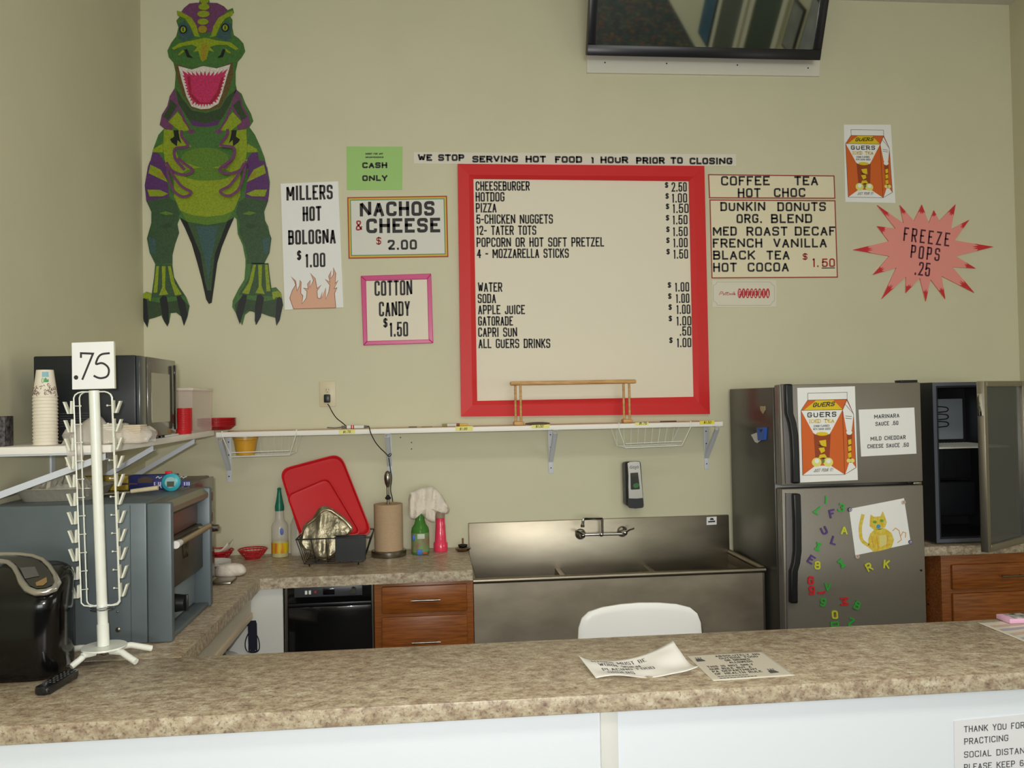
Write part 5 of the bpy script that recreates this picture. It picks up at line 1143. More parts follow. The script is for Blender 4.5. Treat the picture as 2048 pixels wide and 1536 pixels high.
def green_bottle():
    x, y = -.076, 4.365
    t = thing('soap_bottle', (x, y, TOP), 'green bottle with blue and red label under the white towel', 'bottle')
    MB().lathe([(0, .0006), (.043, .0006), (.046, .006), (.046, .120), (.043, .136), (.030, .155), (.024, .175), (.022, .225), (0, .2255)], (x, y, TOP), 28).build('bottle_body', mat('bottle_green', (88, 150, 66), .15, trans=.35, ior=1.2), t)
    MB().lathe([(.0464, .014), (.0464, .112)], (x, y, TOP), 28, cap=False).build('label', mat('label_mixed', (104, 160, 96), .5, rgb2=(146, 104, 92), scale=22), t)
    MB().box(x-.014, x+.024, y-.0495, y-.0462, TOP+.084, TOP+.110, .001).build('print_patch', mat('patch_pale', (196, 204, 186), .5), t)
    MB().box(x-.016, x+.010, y-.0497, y-.0462, TOP+.004, TOP+.030, .001).build('print_patch', mat('patch_blue', (66, 110, 206), .5), t)
    MB().box(x+.012, x+.036, y-.047, y-.0300, TOP+.006, TOP+.014, .001).build('print_patch', mat('patch_red', (196, 60, 60), .5), t)
    MB().ball((x-.032, y-.036, TOP+.09), .008, .004, .016, 0, 12, 8).build('print_patch', mat('patch_blue', (66, 110, 206), .5), t)
    MB().box(x-.02, x+.018, y-.016, y+.016, TOP+.226, TOP+.262, .006).build('spray_head', WHITE, t)
    x, y = .030, 4.42
    t = thing('soap_bottle', (x, y, TOP), 'clear flared bottle of bright pink liquid right of the green bottle', 'bottle')
    MB().lathe([(0, .0006), (.036, .0006), (.0375, .005), (.0375, .042), (.031, .052), (.0265, .13), (.024, .172), (.022, .176), (0, .177)], (x, y, TOP), 28).build('liquid', mat('liquid_pink', (236, 62, 96), .18, coat=.5), t)
    MB().lathe([(.0245, .1765), (.0245, .205), (.022, .212), (0, .213)], (x, y, TOP), 24).build('neck', mat('neck_clear', (206, 190, 166), .2, trans=.5, ior=1.1), t)
green_bottle()
z2 = crop(730, 940, 7.678)
m = MB(); blob(m, [(690, 350), (760, 310), (900, 265), (1050, 250), (1110, 310), (1190, 400), (1260, 530), (1302, 600), (1290, 668), (1230, 680), (1150, 652), (1098, 640), (1085, 690), (1078, 812), (1000, 800), (930, 750), (880, 690), (790, 652), (778, 760), (720, 762), (685, 740), (665, 600), (665, 440)], z2, 4.345, .028, .0100, 10, .046, 3, 5, .042)
tag(m.build('hand_towel', TOWEL, angle=80), 'white towel draped over green and pink bottles', 'towel')
t = thing('sink_stopper', (.146, 4.40, TOP), 'metal sink strainer with knob beside the sink', 'strainer')
MB().lathe([(0, .0006), (.030, .0006), (.041, .012), (.042, .016), (.036, .018), (.020, .026), (0, .027)], (.146, 4.40, TOP), 28).build('cup', mat('aged_metal', (140, 122, 104), .3, metal=1.0), t)
MB().lathe([(.024, .027), (.025, .033), (.012, .036), (0, .036)], (.146, 4.40, TOP), 24).build('rubber_seal', BLKM, t)
MB().lathe([(.0045, .036), (.0045, .056), (.006, .062), (.003, .068), (0, .0685)], (.146, 4.40, TOP), 16).build('stem', mat('rust', (122, 82, 66), .5, metal=.4), t)

def basket(x, y, label, r=.072, h=.048):
    t = thing('food_basket', (x, y, TOP), label, 'basket', 'red food baskets on the worktop')
    m = MB()
    for k, (f, zf) in enumerate(((.50, .02), (.66, .25), (.80, .50), (.92, .75))): m.lathe([(r*f, h*zf), (r*f+.003, h*zf+.006), (r*f+.001, h*zf+.0065), (r*f-.002, h*zf+.001)], (x, y, TOP), 32, cap=False)
    n = 22
    for i in range(n):
        a = 2*PI*i/n; c, s_ = math.cos(a), math.sin(a); m.tube([(x+c*r*f, y+s_*r*f, TOP+h*z+.002) for f, z in ((.50, .02), (.72, .35), (.88, .65), (1, .98))], .0016, 5)
    m.build('weave', REDDK, t)
    MB().lathe([(0, .0008), (r*.52, .0008), (r*.52, .003), (0, .003)], (x, y, TOP), 28).build('base', REDDK, t)
    m = MB(); m.tube([(x+r*math.cos(2*PI*i/28), y+r*math.sin(2*PI*i/28), TOP+h) for i in range(28)], .0034, 8, closed=True); m.build('rim', REDDK, t)
    return t
basket(-.935, 4.40, 'empty red woven plastic basket left of the cleaner bottle')
basket(-1.105, 4.40, 'red woven plastic basket with paper liner behind the plates')
m = MB(); m.grid(lambda u, v: Vector((-1.105+(u-.5)*.12, 4.40+(v-.5)*.12, TOP+.026+.022*abs(2*u-1)**1.5+.036*abs(2*v-1)**2*(u)+.012*(2*u-1)**2)), 10, 10)
tag(solidify(m.build('basket_liner', PAPER), .0008), 'white paper liner sticking up from a red basket', 'liner')
for k in range(4):
    o = MB().lathe([(0, .001), (.055, .001), (.074, .012), (.078, .012), (.078, .0135), (.073, .0135), (.054, .0025), (0, .0025)], (-1.085, 4.235, TOP+.004*k), 36).build('paper_plate', PAPERW)
    tag(o, ('topmost' if k == 3 else 'lower')+' cream paper plate of the stack behind the grey ovens', 'plate', 'paper plates on the worktop')
m = MB(); z5 = crop(300, 940, 5.908)
blob(m, [(790, 1130), (880, 1105), (1000, 1098), (1090, 1110), (1135, 1160), (1138, 1215), (1090, 1245), (1000, 1275), (920, 1283), (820, 1275), (770, 1255), (770, 1180)], z5, 3.965, .04, .004, 7, .07, 9, 3, .03, TOP+.001)
tag(m.build('cloth_roll', TOWEL, angle=80), 'white rolled cloth on the left worktop beside the ovens', 'cloth')

# ------------------------------------------------------------------ things on the left shelf
ZL = 1.567
def microwave():
    x0, x1, y0, y1, z0, z1 = -1.412, -1.062, 3.10, 3.515, ZL+.012, 1.881
    t = thing('microwave', ((x0+x1)/2, (y0+y1)/2, ZL), 'black microwave on the left shelf with its glass door facing right', 'microwave')
    MB().box(x0, x1, y0, y1, z0, z1, .005).build('cabinet', mat('microwave_black', (27, 31, 34), .4), t)
    m = MB()
    for k in range(6): m.box(x0+.09, x0+.20, y0-.0012, y0-.0003, z0+.05+k*.009, z0+.052+k*.009)
    m.build('vent_slots', mat('vent_grey', (70, 72, 74), .5), t)
    MB().box(x1+.0006, x1+.014, y0+.002, y0+.078, z0+.004, z1-.002, .003).build('control_panel', mat('panel_grey', (50, 58, 62), .25, coat=.4), t)
    d = MB().box(x1+.0006, x1+.016, y0+.080, y1-.002, z0+.004, z1-.002, .003).build('door', mat('mw_door', (86, 82, 72), .22, coat=.5), t)
    MB().box(x1+.0165, x1+.018, y0+.115, y1-.085, z0+.055, z1-.06).build('window', mat('mw_glass', (122, 118, 98), .06, coat=1.0), d)
    MB().box(x1+.0165, x1+.024, y1-.034, y1-.012, z0+.02, z1-.02, .004).build('handle', BLKG, d)
    for x in (x0+.03, x1-.03):
        for y in (y0+.04, y1-.04): MB().cyl((x, y, ZL+.0006), (x, y, z0), .012, seg=12).build('foot', BLK, t)
microwave()
# stack of upside-down paper cups
cx, cy = -1.337, 3.02
def cup(k, pattern):
    z = ZL+.001+k*.0118; H = .095; r0, r1 = .0385, .0268
    m = MB(); m.lathe([(r0, z), (r0+.0016, z+.0012), (r0+.0016, z+.0036), (r0-.0002, z+.0048), (r1, z+H), (0, z+H), (0, z+H-.0006), (r1-.0007, z+H-.0006), (r0-.0009, z+.003), (r0, z)], (cx, cy, 0), 32, cap=False)
    return m.build('paper_cup', [mat('cup_white', (232, 222, 204), .6)])
first = cup(0, False); tag(first, 'plain white paper cup nested in the upside-down stack on the left shelf', 'cup', 'stacked paper cups')
for k in range(1, 14):
    c = first.copy(); COL.objects.link(c); c.location.z += .0118*k
t = thing('paper_cup', (cx, cy, ZL+.0118*14), 'topmost paper cup of the stack, printed with brown swirls and green', 'cup', 'stacked paper cups')
zt = ZL+.001+.0118*14
MB().lathe([(.0385, zt), (.0401, zt+.0012), (.0401, zt+.0036), (.0383, zt+.0048), (.0268, zt+.095), (0, zt+.095), (0, zt+.0944), (.0261, zt+.0944), (.0376, zt+.003), (.0385, zt)], (cx, cy, 0), 32, cap=False).build('cup_body', mat('cup_white', (232, 222, 204), .6), t)
rnd = random.Random(4); m = MB()
def oncup(a, z, k=.0004):
    r = .0383+(.0268-.0383)*((z-zt-.0048)/.0902)+k; return Vector((cx+r*math.sin(a), cy-r*math.cos(a), z))
for i in range(60):
    a0 = rnd.uniform(-1.5, 1.5); z0 = zt+rnd.uniform(.008, .045); ph = rnd.uniform(0, 6); q = [oncup(a0+.10*math.cos(ph+s*.9), z0+.004*math.sin(ph+s*.9)) for s in range(rnd.randint(3, 6))]
    m.tube(q, .0010, 4, 0)
for i in range(7): a0 = .35+.06*i; m.tube([oncup(a0, zt+.052), oncup(a0+.03, zt+.064+.004*math.sin(i))], .0012, 4, 1)
m.tube([oncup(.2+.09*math.cos(s*.63), zt+.058+.009*math.sin(s*.63)) for s in range(10)], .0008, 4, 1, closed=True)
[m.flat([oncup(.10+.1*i_, zt+.070), oncup(.20+.1*i_, zt+.070), oncup(.20+.1*i_, zt+.088), oncup(.10+.1*i_, zt+.088)], 2) for i_ in range(7)]
m.build('printed_swirls', [mat('swirl_brown', (120, 92, 82), .6), mat('cup_green', (104, 168, 112), .6), mat('cup_blue', (140, 186, 196), .6)], t)
# patterned box at the shelf's end
a = W(18, 832, 3.03); m = MB(); m.box(XL+.02, a.x, 3.0, 3.06, ZL+.0006, a.z, .002)
t = thing('carton_box', ((XL+.02+a.x)/2, 3.03, ZL), 'small dark patterned carton at the left end of the left shelf', 'box'); m.build('carton', mat('carton_pattern', (104, 96, 96), .4, rgb2=(32, 32, 40), scale=70), t)
MB().box(a.x-.026, a.x-.018, 2.998, 2.9995, ZL+.002, a.z-.002).build('white_band', PAPERW, t)
# white paper packs in a clear bag
for (px0, px1, py0, y), lab in (((246, 281, 850, 2.99), 'beige stack of folded napkins at the right end of the clear bag'), ((206, 243, 848, 3.0), 'white stack of lids behind the white display stand in the clear bag')):
    a, b = W(px0, py0, y), W(px1, py0, y); t = thing('napkin_stack', ((a.x+b.x)/2, y+.035, ZL), lab, 'napkins', 'packs in the clear bag')
    n = 9; h = (a.z-ZL-.002)/n; m = MB()
    for k in range(n): m.box(a.x+.0005*(k % 2), b.x-.0005*(k % 3), y, y+.07, ZL+.0015+k*h, ZL+.0012+(k+1)*h, .001)
    m.build('folded_sheets', mat('napkin_beige', (206, 190, 168), .75) if px0 > 240 else mat('napkin_white', (226, 220, 208), .6), t)
m = MB(); rnd = random.Random(11)
BAG = mat('clear_film', (244, 236, 226), .16, alpha=.30, bump=.8, scale=45)
def bagpt(u, v):
    x = -1.275+u*.295; a = v*PI; yy = 2.985+.05-.065*math.cos(a)*(1-.35*abs(2*u-1)**3); zz = ZL+.002+(.075+.018*math.sin(7*u)+.012*math.sin(19*u+3*v))*math.sin(a)*(1-.6*abs(2*u-1)**4)
    return Vector((x+.006*math.sin(13*v+5*u), yy+.004*math.sin(23*u+9*v), zz+.003*abs(math.sin(31*u+17*v))))
m.grid(bagpt, 44, 22); tag(solidify(m.build('plastic_bag', BAG, angle=70), .0004), 'crumpled clear plastic bag on the left shelf before the microwave', 'bag')
m = MB(); m.grid(lambda u, v: Vector((-1.235+u*.05+.01*math.sin(3*v), 2.926-.006*math.sin(9*u+4*v), ZL+.01-v*.075-.006*math.sin(6*u))), 8, 10); tag(solidify(m.build('bag_scrap', BAG, angle=70), .0004), 'loose end of clear film hanging over the left shelf edge', 'bag')
# tub, red cups and red bowls at the far end
def redstack(name, x, y, z0, r0, r1, n, dz, lab1, lab2, group, hc):
    for k in range(n):
        z = z0+.0006+k*dz
        o = MB().lathe([(0, z), (r0, z), (r1-.002, z+hc), (r1, z+hc), (r1, z+hc+.0022), (r1-.003, z+hc+.0022), (r0-.001, z+.0012), (0, z+.0012)], (x, y, 0), 32, cap=False).build(name, REDPL)
        tag(o, lab2 if k == n-1 else lab1, 'bowl' if name == 'plastic_bowl' else 'cup', group)
redstack('plastic_bowl', -1.105, 4.385, ZL, .068, .096, 7, .0062, 'red plastic bowl nested below the top of the stack at the shelf corner', 'topmost bowl of the red stack at the shelf corner', 'stacked red bowls', .020)
redstack('plastic_cup', -1.118, 3.862, ZL, .034, .0395, 13, .0078, 'red plastic cup lower in the stack behind the microwave', 'topmost cup of the red stack behind the microwave', 'stacked red cups', .020)
def tub():
    x0, x1, y0, y1, z0, z1 = -1.30, -1.097, 3.93, 4.262, ZL+.0008, ZL+.195
    t = thing('storage_tub', ((x0+x1)/2, (y0+y1)/2, ZL), 'clear plastic tub with pale lid behind the microwave', 'tub')
    m = MB(); w = .002; mm = mat('tub_clear', (246, 226, 220), .12, alpha=.20)
    m.box(x0, x1, y0, y0+w, z0, z1); m.box(x0, x1, y1-w, y1, z0, z1); m.box(x0, x0+w, y0+w, y1-w, z0, z1); m.box(x1-w, x1, y0+w, y1-w, z0, z1); m.box(x0+w, x1-w, y0+w, y1-w, z0, z0+w); m.build('tub_body', mm, t)
    MB().box(x0-.006, x1+.006, y0-.006, y1+.006, z1+.0006, z1+.014, .004).build('lid', mat('lid_clear', (246, 232, 224), .2, alpha=.6), t)
    MB().box(x0-.0075, x0+.07, y0-.0095, y0-.0065, z1-.004, z1+.012, .001).build('latch', mat('latch_red', (214, 40, 66), .35), t)
tub()
m = MB(); m.box(-1.155, -1.09, 3.53, 3.70, ZL+.0006, ZL+.008, .002); tag(m.build('folded_paper', PAPERW), 'folded white paper on the left shelf edge beyond the microwave', 'paper')

# ------------------------------------------------------------------ grey countertop oven
def oven():
    x0, x1, y0, y1, z0, z1 = -1.475, -.905, 2.905, 3.42, TOP+.0008, 1.372
    t = thing('pizza_oven', ((x0+x1)/2, (y0+y1)/2, TOP), 'big old grey countertop pizza oven on the left worktop', 'oven')
    MB().box(x0, x1-.06, y0, y1, z0, z1, .006).build('cabinet', OVEN, t)
    m = MB(); m.box(x1-.059, x1+.022, y0-.003, y0+.030, z0, z1-.002, .008); m.build('front_post', OVEN, t)
    m = MB(); m.box(x1-.059, x1+.022, y1-.030, y1+.003, z0, z1-.002, .008); m.build('front_post', OVEN, t)
    m = MB(); m.prism([(x1-.058, y0+.031, z1-.004), (x1-.005, y0+.031, z1-.004), (x1+.016, y0+.031, z1-.022), (x1+.016, y0+.031, z1-.040), (x1-.02, y0+.031, z1-.062), (x1-.058, y0+.031, z1-.062)], (0, y1-y0-.062, 0)); m.build('top_lip', mat('oven_lip', (122, 116, 98), .4, metal=.2), t)
    MB().box(x1-.058, x1-.026, y0+.031, y1-.031, z1-.14, z1-.063, .003).build('upper_panel', mat('oven_red', (118, 84, 76), .4, metal=.3), t)
    d = MB().box(x1-.058, x1-.006, y0+.033, y1-.033, z0+.155, z1-.142, .006).build('door', OVEND, t)
    m = MB(); yh0, yh1 = y0+.045, y1-.06; zh = z1-.150; m.cyl((x1+.026, yh0, zh), (x1+.026, yh1, zh), .0105, seg=16)
    for y in (yh0+.055, yh1-.03): m.cyl((x1-.006, y, zh), (x1+.026, y, zh), .006, seg=10)
    h = m.build('handle', mat('handle_brass', (168, 156, 124), .35, metal=.6), d)
    MB().cyl((x1+.026, yh0-.016, zh), (x1+.026, yh0+.03, zh), .0135, .012, 16).build('grip_end', mat('grip_white', (220, 218, 214), .3), h)
    m = MB(); wy, wz = (y0+y1)/2-.01, z0+.275
    for a, b in (((-.045, .03), (-.022, -.035)), ((-.022, -.035), (0, .012)), ((0, .012), (.022, -.035)), ((.022, -.035), (.045, .03))):
        p, q = Vector((0, wy+a[0]*.8, wz+a[1])), Vector((0, wy+b[0]*.8, wz+b[1])); dd = (q-p).normalized(); nn = Vector((0, -dd.z, dd.y))*.006
        m.prism([(x1-.0055, *(p+nn).yz), (x1-.0055, *(q+nn).yz), (x1-.0055, *(q-nn).yz), (x1-.0055, *(p-nn).yz)], (.003, 0, 0))
    m.build('emblem', mat('emblem_dark', (74, 62, 48), .35, metal=.5), d)
    MB().box(x1-.058, x1-.040, y0+.031, y1-.031, z0+.02, z0+.150, .003).build('control_recess', mat('recess_grey', (136, 150, 156), .45), t)
    MB().box(x1-.058, x1+.012, y0+.031, y1-.031, z0, z0+.018, .004).build('bottom_sill', OVEN, t)
    k = MB().cyl((x1-.0395, y0+.20, z0+.085), (x1+.006, y0+.20, z0+.085), .034, .028, 24).build('knob', BLK, t)
    MB().box(x1+.0062, x1+.016, y0+.194, y0+.206, z0+.056, z0+.114, .002).build('pointer', BLK, k)
    for x, z in ((x1-.155, z0+.05), (x1-.155, z0+.11), (x0+.22, z0+.10)): MB().ball((x, y0-.0005, z), .009 if z < z0+.06 else .004, .004, .009 if z < z0+.06 else .004, 0, 14, 8).build('screw', BRSH, t)
    m = MB(); m.box(x1-.113, x1-.1115, y0-.0012, y0-.0001, z0+.004, z1-.008); m.build('panel_seam', mat('seam_dark', (62, 66, 66), .6), t)
    return x0, x1, y0, y1, z1
OV = oven(); ZO = OV[4]
def toaster():
    x0, x1, y0, y1, z0, z1 = -1.38, -1.005, 3.47, 3.865, TOP+.012, 1.378
    t = thing('toaster_oven', ((x0+x1)/2, (y0+y1)/2, TOP), 'dark toaster oven standing behind the big grey oven', 'oven')
    MB().box(x0, x1, y0, y1, z0, z1, .008).build('cabinet', mat('toaster_steel', (96, 90, 84), .35, metal=.5), t)
    MB().box(x1+.0006, x1+.018, y0+.01, y1-.004, z0+.01, z1-.004, .005).build('front_panel', mat('toaster_front', (70, 58, 58), .25, metal=.3, coat=.4), t)
    m = MB(); m.tube([(x1+.019, y1-.075, z0+.06), (x1+.021, y1-.080, z1-.05)], .003, 8); m.build('chrome_trim', CHROME, t)
    for z in (z0+.235,): MB().cyl((x1+.0185, y1-.045, z), (x1+.046, y1-.045, z), .017, .015, 20).build('knob', BRSH, t)
    for z in (z1-.08, z1-.17): MB().box(x1+.0185, x1+.020, y1-.05, y1-.03, z-.03, z+.01, .001).build('indicator_panel', BRSH, t)
    for y in (y0+.04, y1-.04):
        for x in (x0+.04, x1-.03): MB().cyl((x, y, TOP+.0006), (x, y, z0), .014, seg=12).build('foot', BLK, t)
toaster()
m = MB(); m.box(-.99, -.90, 3.78, 3.90, TOP+.0008, TOP+.012, .003); tag(m.build('baking_sheet', BRSH), 'thin steel baking sheet edge sticking out by the rolled cloth', 'tray')
# foil pan, boxes, timer and utensil on top of the oven
def foilpan():
    x0, x1, y0, y1 = -1.452, -1.165, 2.985, 3.23
    t = thing('foil_tray', ((x0+x1)/2, (y0+y1)/2, ZO), 'rectangular foil tray with crumpled foil inside on the grey oven', 'foil tray')
    def rr(a, b, c, d): return rrect([(a, c), (b, c), (b, d), (a, d)], .04, 4)
    m = MB(); L = [(rr(x0+.03, x1-.03, y0+.03, y1-.03), ZO+.0008), (rr(x0+.01, x1-.01, y0+.01, y1-.01), ZO+.044), (rr(x0-.006, x1+.006, y0-.006, y1+.006), ZO+.047), (rr(x0-.006, x1+.006, y0-.006, y1+.006), ZO+.0455), (rr(x0+.012, x1-.012, y0+.012, y1-.012), ZO+.042), (rr(x0+.032, x1-.032, y0+.032, y1-.032), ZO+.003)]
    g = [[m.v((x, y, z)) for x, y in p] for p, z in L]; n = len(g[0])
    for a, b in zip(g, g[1:]):
        for i in range(n): m._f((a[i], a[(i+1) % n], b[(i+1) % n], b[i]), 0)
    m._f(g[0][::-1], 0); m._f(g[-1], 0); m.build('tray_body', mat('foil_tray_metal', (206, 200, 186), .38, metal=.7, bump=.6, scale=60), t)
    m = MB(); rnd = random.Random(3); hs = [[rnd.uniform(0, .05) for _ in range(20)] for _ in range(16)]
    def f(u, v):
        i, j = int(u*18.99), int(v*14.99); e = min(1, 4*min(u, 1-u, v, 1-v)+.05); return Vector((x0+.03+u*(x1-x0-.06), y0+.03+v*(y1-y0-.06), ZO+.014+.024*e+hs[j][i]*e))
    m.grid(f, 18, 14); m.build('crumpled_foil', mat('foil_bright', (232, 228, 220), .25, metal=.75), t, angle=10)
foilpan()
m = MB(); m.box(-1.175, -1.002, 3.345, 3.398, ZO+.0008, ZO+.056, .002)
t = thing('film_box', (-1.09, 3.37, ZO), 'dark blue plastic film box on the grey oven behind the teal timer', 'box'); m.build('carton', mat('box_blue', (34, 38, 92), .45), t)
T_ = Flat(3.3448); m = MB(); T_.lay(m, [(310, 962), (381, 962), (381, 972), (310, 973)], .0008, 0)
for x in (308, 312, 316, 320, 326, 358, 363, 368, 373, 377): T_.lay(m, [(x, 964), (x+2.4, 964), (x+2.4, 971), (x, 971)], .0012, 1 if x % 3 else 2)
for q in ([(312, 956), (316, 953), (321, 957)], [(318, 957), (324, 954)], [(358, 956), (364, 953), (368, 957)], [(366, 955), (374, 953)], [(316, 975), (320, 970), (323, 976)], [(346, 975), (352, 972)]): T_.lays(m, ribbon(q, 1.6), .0014, 1)
m.build('print', [mat('box_blue_light', (52, 70, 150), .5), mat('box_white', (196, 196, 206), .5), mat('box_purple', (96, 66, 110), .5)], t, fixn=False)
m = MB(); m.box(-1.39, -1.178, 3.345, 3.398, ZO+.0008, ZO+.056, .002)
t = thing('film_box', (-1.28, 3.37, ZO), 'yellow foil box on the grey oven behind the wire display stand', 'box'); m.build('carton', mat('box_yellow', (176, 150, 34), .5, rgb2=(150, 122, 30), scale=20), t)
m = MB(); T_.lay(m, [(276, 958), (290, 953), (304, 956), (305, 966), (276, 966)], .0008); T_.lay(m, [(240, 966), (275, 966), (275, 969), (240, 970)], .0008); m.build('print', mat('box_dark', (74, 56, 44), .6), t, fixn=False)
c = Vector((W(343, 965, 3.26).x, 3.26, ZO+.0345))
t = thing('kitchen_timer', (c.x, c.y, ZO), 'round teal kitchen timer standing on the grey oven', 'timer')
MB().lathe([(0, -.012), (.030, -.012), (.034, -.006), (.034, .006), (.026, .012), (0, .012)], c, 32, axis=(0, -1, 0)).build('case', mat('timer_teal', (52, 160, 176), .35), t)
MB().lathe([(0, .0125), (.021, .0125), (.020, .0145), (0, .0145)], c, 28, axis=(0, -1, 0)).build('face', mat('timer_pale', (150, 186, 186), .4), t)
MB().box(c.x-.012, c.x+.014, c.y-.0165, c.y-.0148, c.z-.016, c.z+.004).build('display', mat('timer_display', (78, 82, 72), .3), t)
m = MB(); m.box(c.x-.022, c.x+.002, c.y-.008, c.y+.004, c.z+.033, c.z+.042, .002); m.build('button', REDPL, t)
a, b = W(316, 965, 3.14), W(262, 972, 3.14); a.z = ZO+.026; b.z = ZO+.016; e = b+(b-a)*1.3; e.z = ZO+.012
t = thing('spatula', (b.x, b.y, ZO), 'spatula with cream handle lying on the grey oven', 'utensil')
MB().cyl(a, b, .0085, .0075, 12).build('handle', mat('handle_cream', (206, 192, 158), .5), t)
MB().prism([b+Vector((0, -.014, -.003)), e+Vector((0, -.026, -.004)), e+Vector((0, .026, -.004)), b+Vector((0, .014, -.003))], (0, 0, .003)).build('blade', BRSH, t)

# ------------------------------------------------------------------ white display stand
def stand():
    c = Z(208, 1291, TOP+.048); lean = -.0265
    P = lambda z: Vector((c.x+lean*(z-TOP), c.y, z))
    t = thing('display_stand', (c.x, c.y, TOP), 'white wire display stand of clips with a .75 price card', 'stand')
    zt = W(190, 781, c.y).z
    MB().cyl(P(TOP+.049), P(zt), .0155, .0155, 20).build('pole', WMETAL, t)
    MB().cyl(P(TOP+.0485), P(TOP+.115), .0178, .0178, 20).build('pole_sleeve', WMETAL, t)
    MB().lathe([(0, TOP+.042), (.066, TOP+.042), (.067, TOP+.0445), (.066, TOP+.0475), (0, TOP+.048)], (c.x, c.y, 0), 36).build('base_disc', WMETAL, t)
    MB().lathe([(0, TOP+.020), (.010, TOP+.020), (.014, TOP+.028), (.014, TOP+.0415), (0, TOP+.0416)], (c.x, c.y, 0), 20).build('hub_nut', CHROME, t)
    for fx, fy in ((120, 1306), (142, 1334), (272, 1324), (303, 1297)):
        f = Z(fx, fy, TOP+.0105); d = (f-c); d.z = 0; n = d.normalized()
        MB().tube([c+n*.03+Vector((0, 0, -.015)), c+n*.075+Vector((0, 0, -.013)), c+n*(d.length*.60)+Vector((0, 0, -.016)), Vector((f.x, f.y, TOP+.0112))], .0098, 12, smooth=2).build('leg', WMETAL, t)
    MB().tube([c+Vector((.01, .03, -.015)), c+Vector((.02, .06, -.014)), c+Vector((.025, .078, -.0368))], .0098, 12, smooth=2).build('leg', WMETAL, t)
    zc = W(205, 1214, c.y).z
    for z in (zc-.004, zc+.004): MB().lathe([(.016, -.001), (.036, -.001), (.036, .001), (.016, .001), (.016, -.001)], P(z), 28, cap=False).build('collar', CHROME, t)
    for s in (-1, 1):
        m = MB()
        for off, xo in ((-.010, .058), (.010, .049)):
            top = P(zt-.004); z1 = zt-.012; z0 = zc+.010
            m.tube([top+Vector((s*.014, 0, 0)), top+Vector((s*xo*.7, off, 0)), P(z1)+Vector((s*xo, off, -.004)), P(z1-.03)+Vector((s*xo, off, 0)), P(z0+.03)+Vector((s*xo, off, 0)), P(z0)+Vector((s*xo, off, 0)), P(z0-.006)+Vector((s*.028, off*.4, 0)), P(z0-.004)+Vector((s*.016, 0, 0))], .0022, 8, smooth=1)
        m.build('side_wire', WMETAL, t)
        n = 11
        for k in range(n):
            z = zt-.052-k*(zt-.052-zc-.055)/(n-1); q = P(z)+Vector((s*.0585, -.010, 0))
            m = MB()
            for tilt in (.34, -.04):
                d = Vector((s*math.sin(tilt), 0, math.cos(tilt))); w = Vector((0, .008, 0)); th = Vector((s*.0058, 0, 0)); a = q+Vector((s*.003, -.004, -.020)); 
                a2 = a+th*(1.15 if tilt > 0 else -.2); b2 = a2+d*.040
                m.prism([a2-w, a2+w, b2+w, b2-w], th)
            m.ball(q+Vector((-s*.018, .004, .004)), .0034, seg=8, rings=6)
            m.tube([q+Vector((-s*.018, .004, .004)), q+Vector((s*.004, -.004, .004))], .0012, 6)
            m.build('clip', mat('clip_white', (220, 220, 206), .4), t)
    pc = [(144, 686), (227, 683), (229, 777), (145, 779)]; Yp = c.y-.012; G = Flat(Yp)
    m = MB(); m.prism([G.pt(p) for p in pc], (0, .014, 0)); cd_ = m.build('price_card', mat('card_board', (226, 222, 198), .6), t)
    m = MB(); G.lay(m, [(143.6, 685.6), (227.4, 682.6), (229.4, 776.6), (144.6, 778.8)], .0006); m.build('white_face', PAPERW, cd_, fixn=False)
    cz = crop(0, 660, 4.2667); G = Flat(Yp, cz); m = MB(); G.lay(m, ell(650, 405, 19, 19), .0012)
    for q in ([(692, 238), (692, 198), (795, 202), (703, 425)], roundpoly([(938, 198), (848, 206), (812, 300), (870, 275), (935, 320), (925, 400), (850, 415), (800, 390)], 60)): G.lays(m, ribbon(q, 17), .0012)
    m.build('lettering', INK, cd_, fixn=False)
stand()

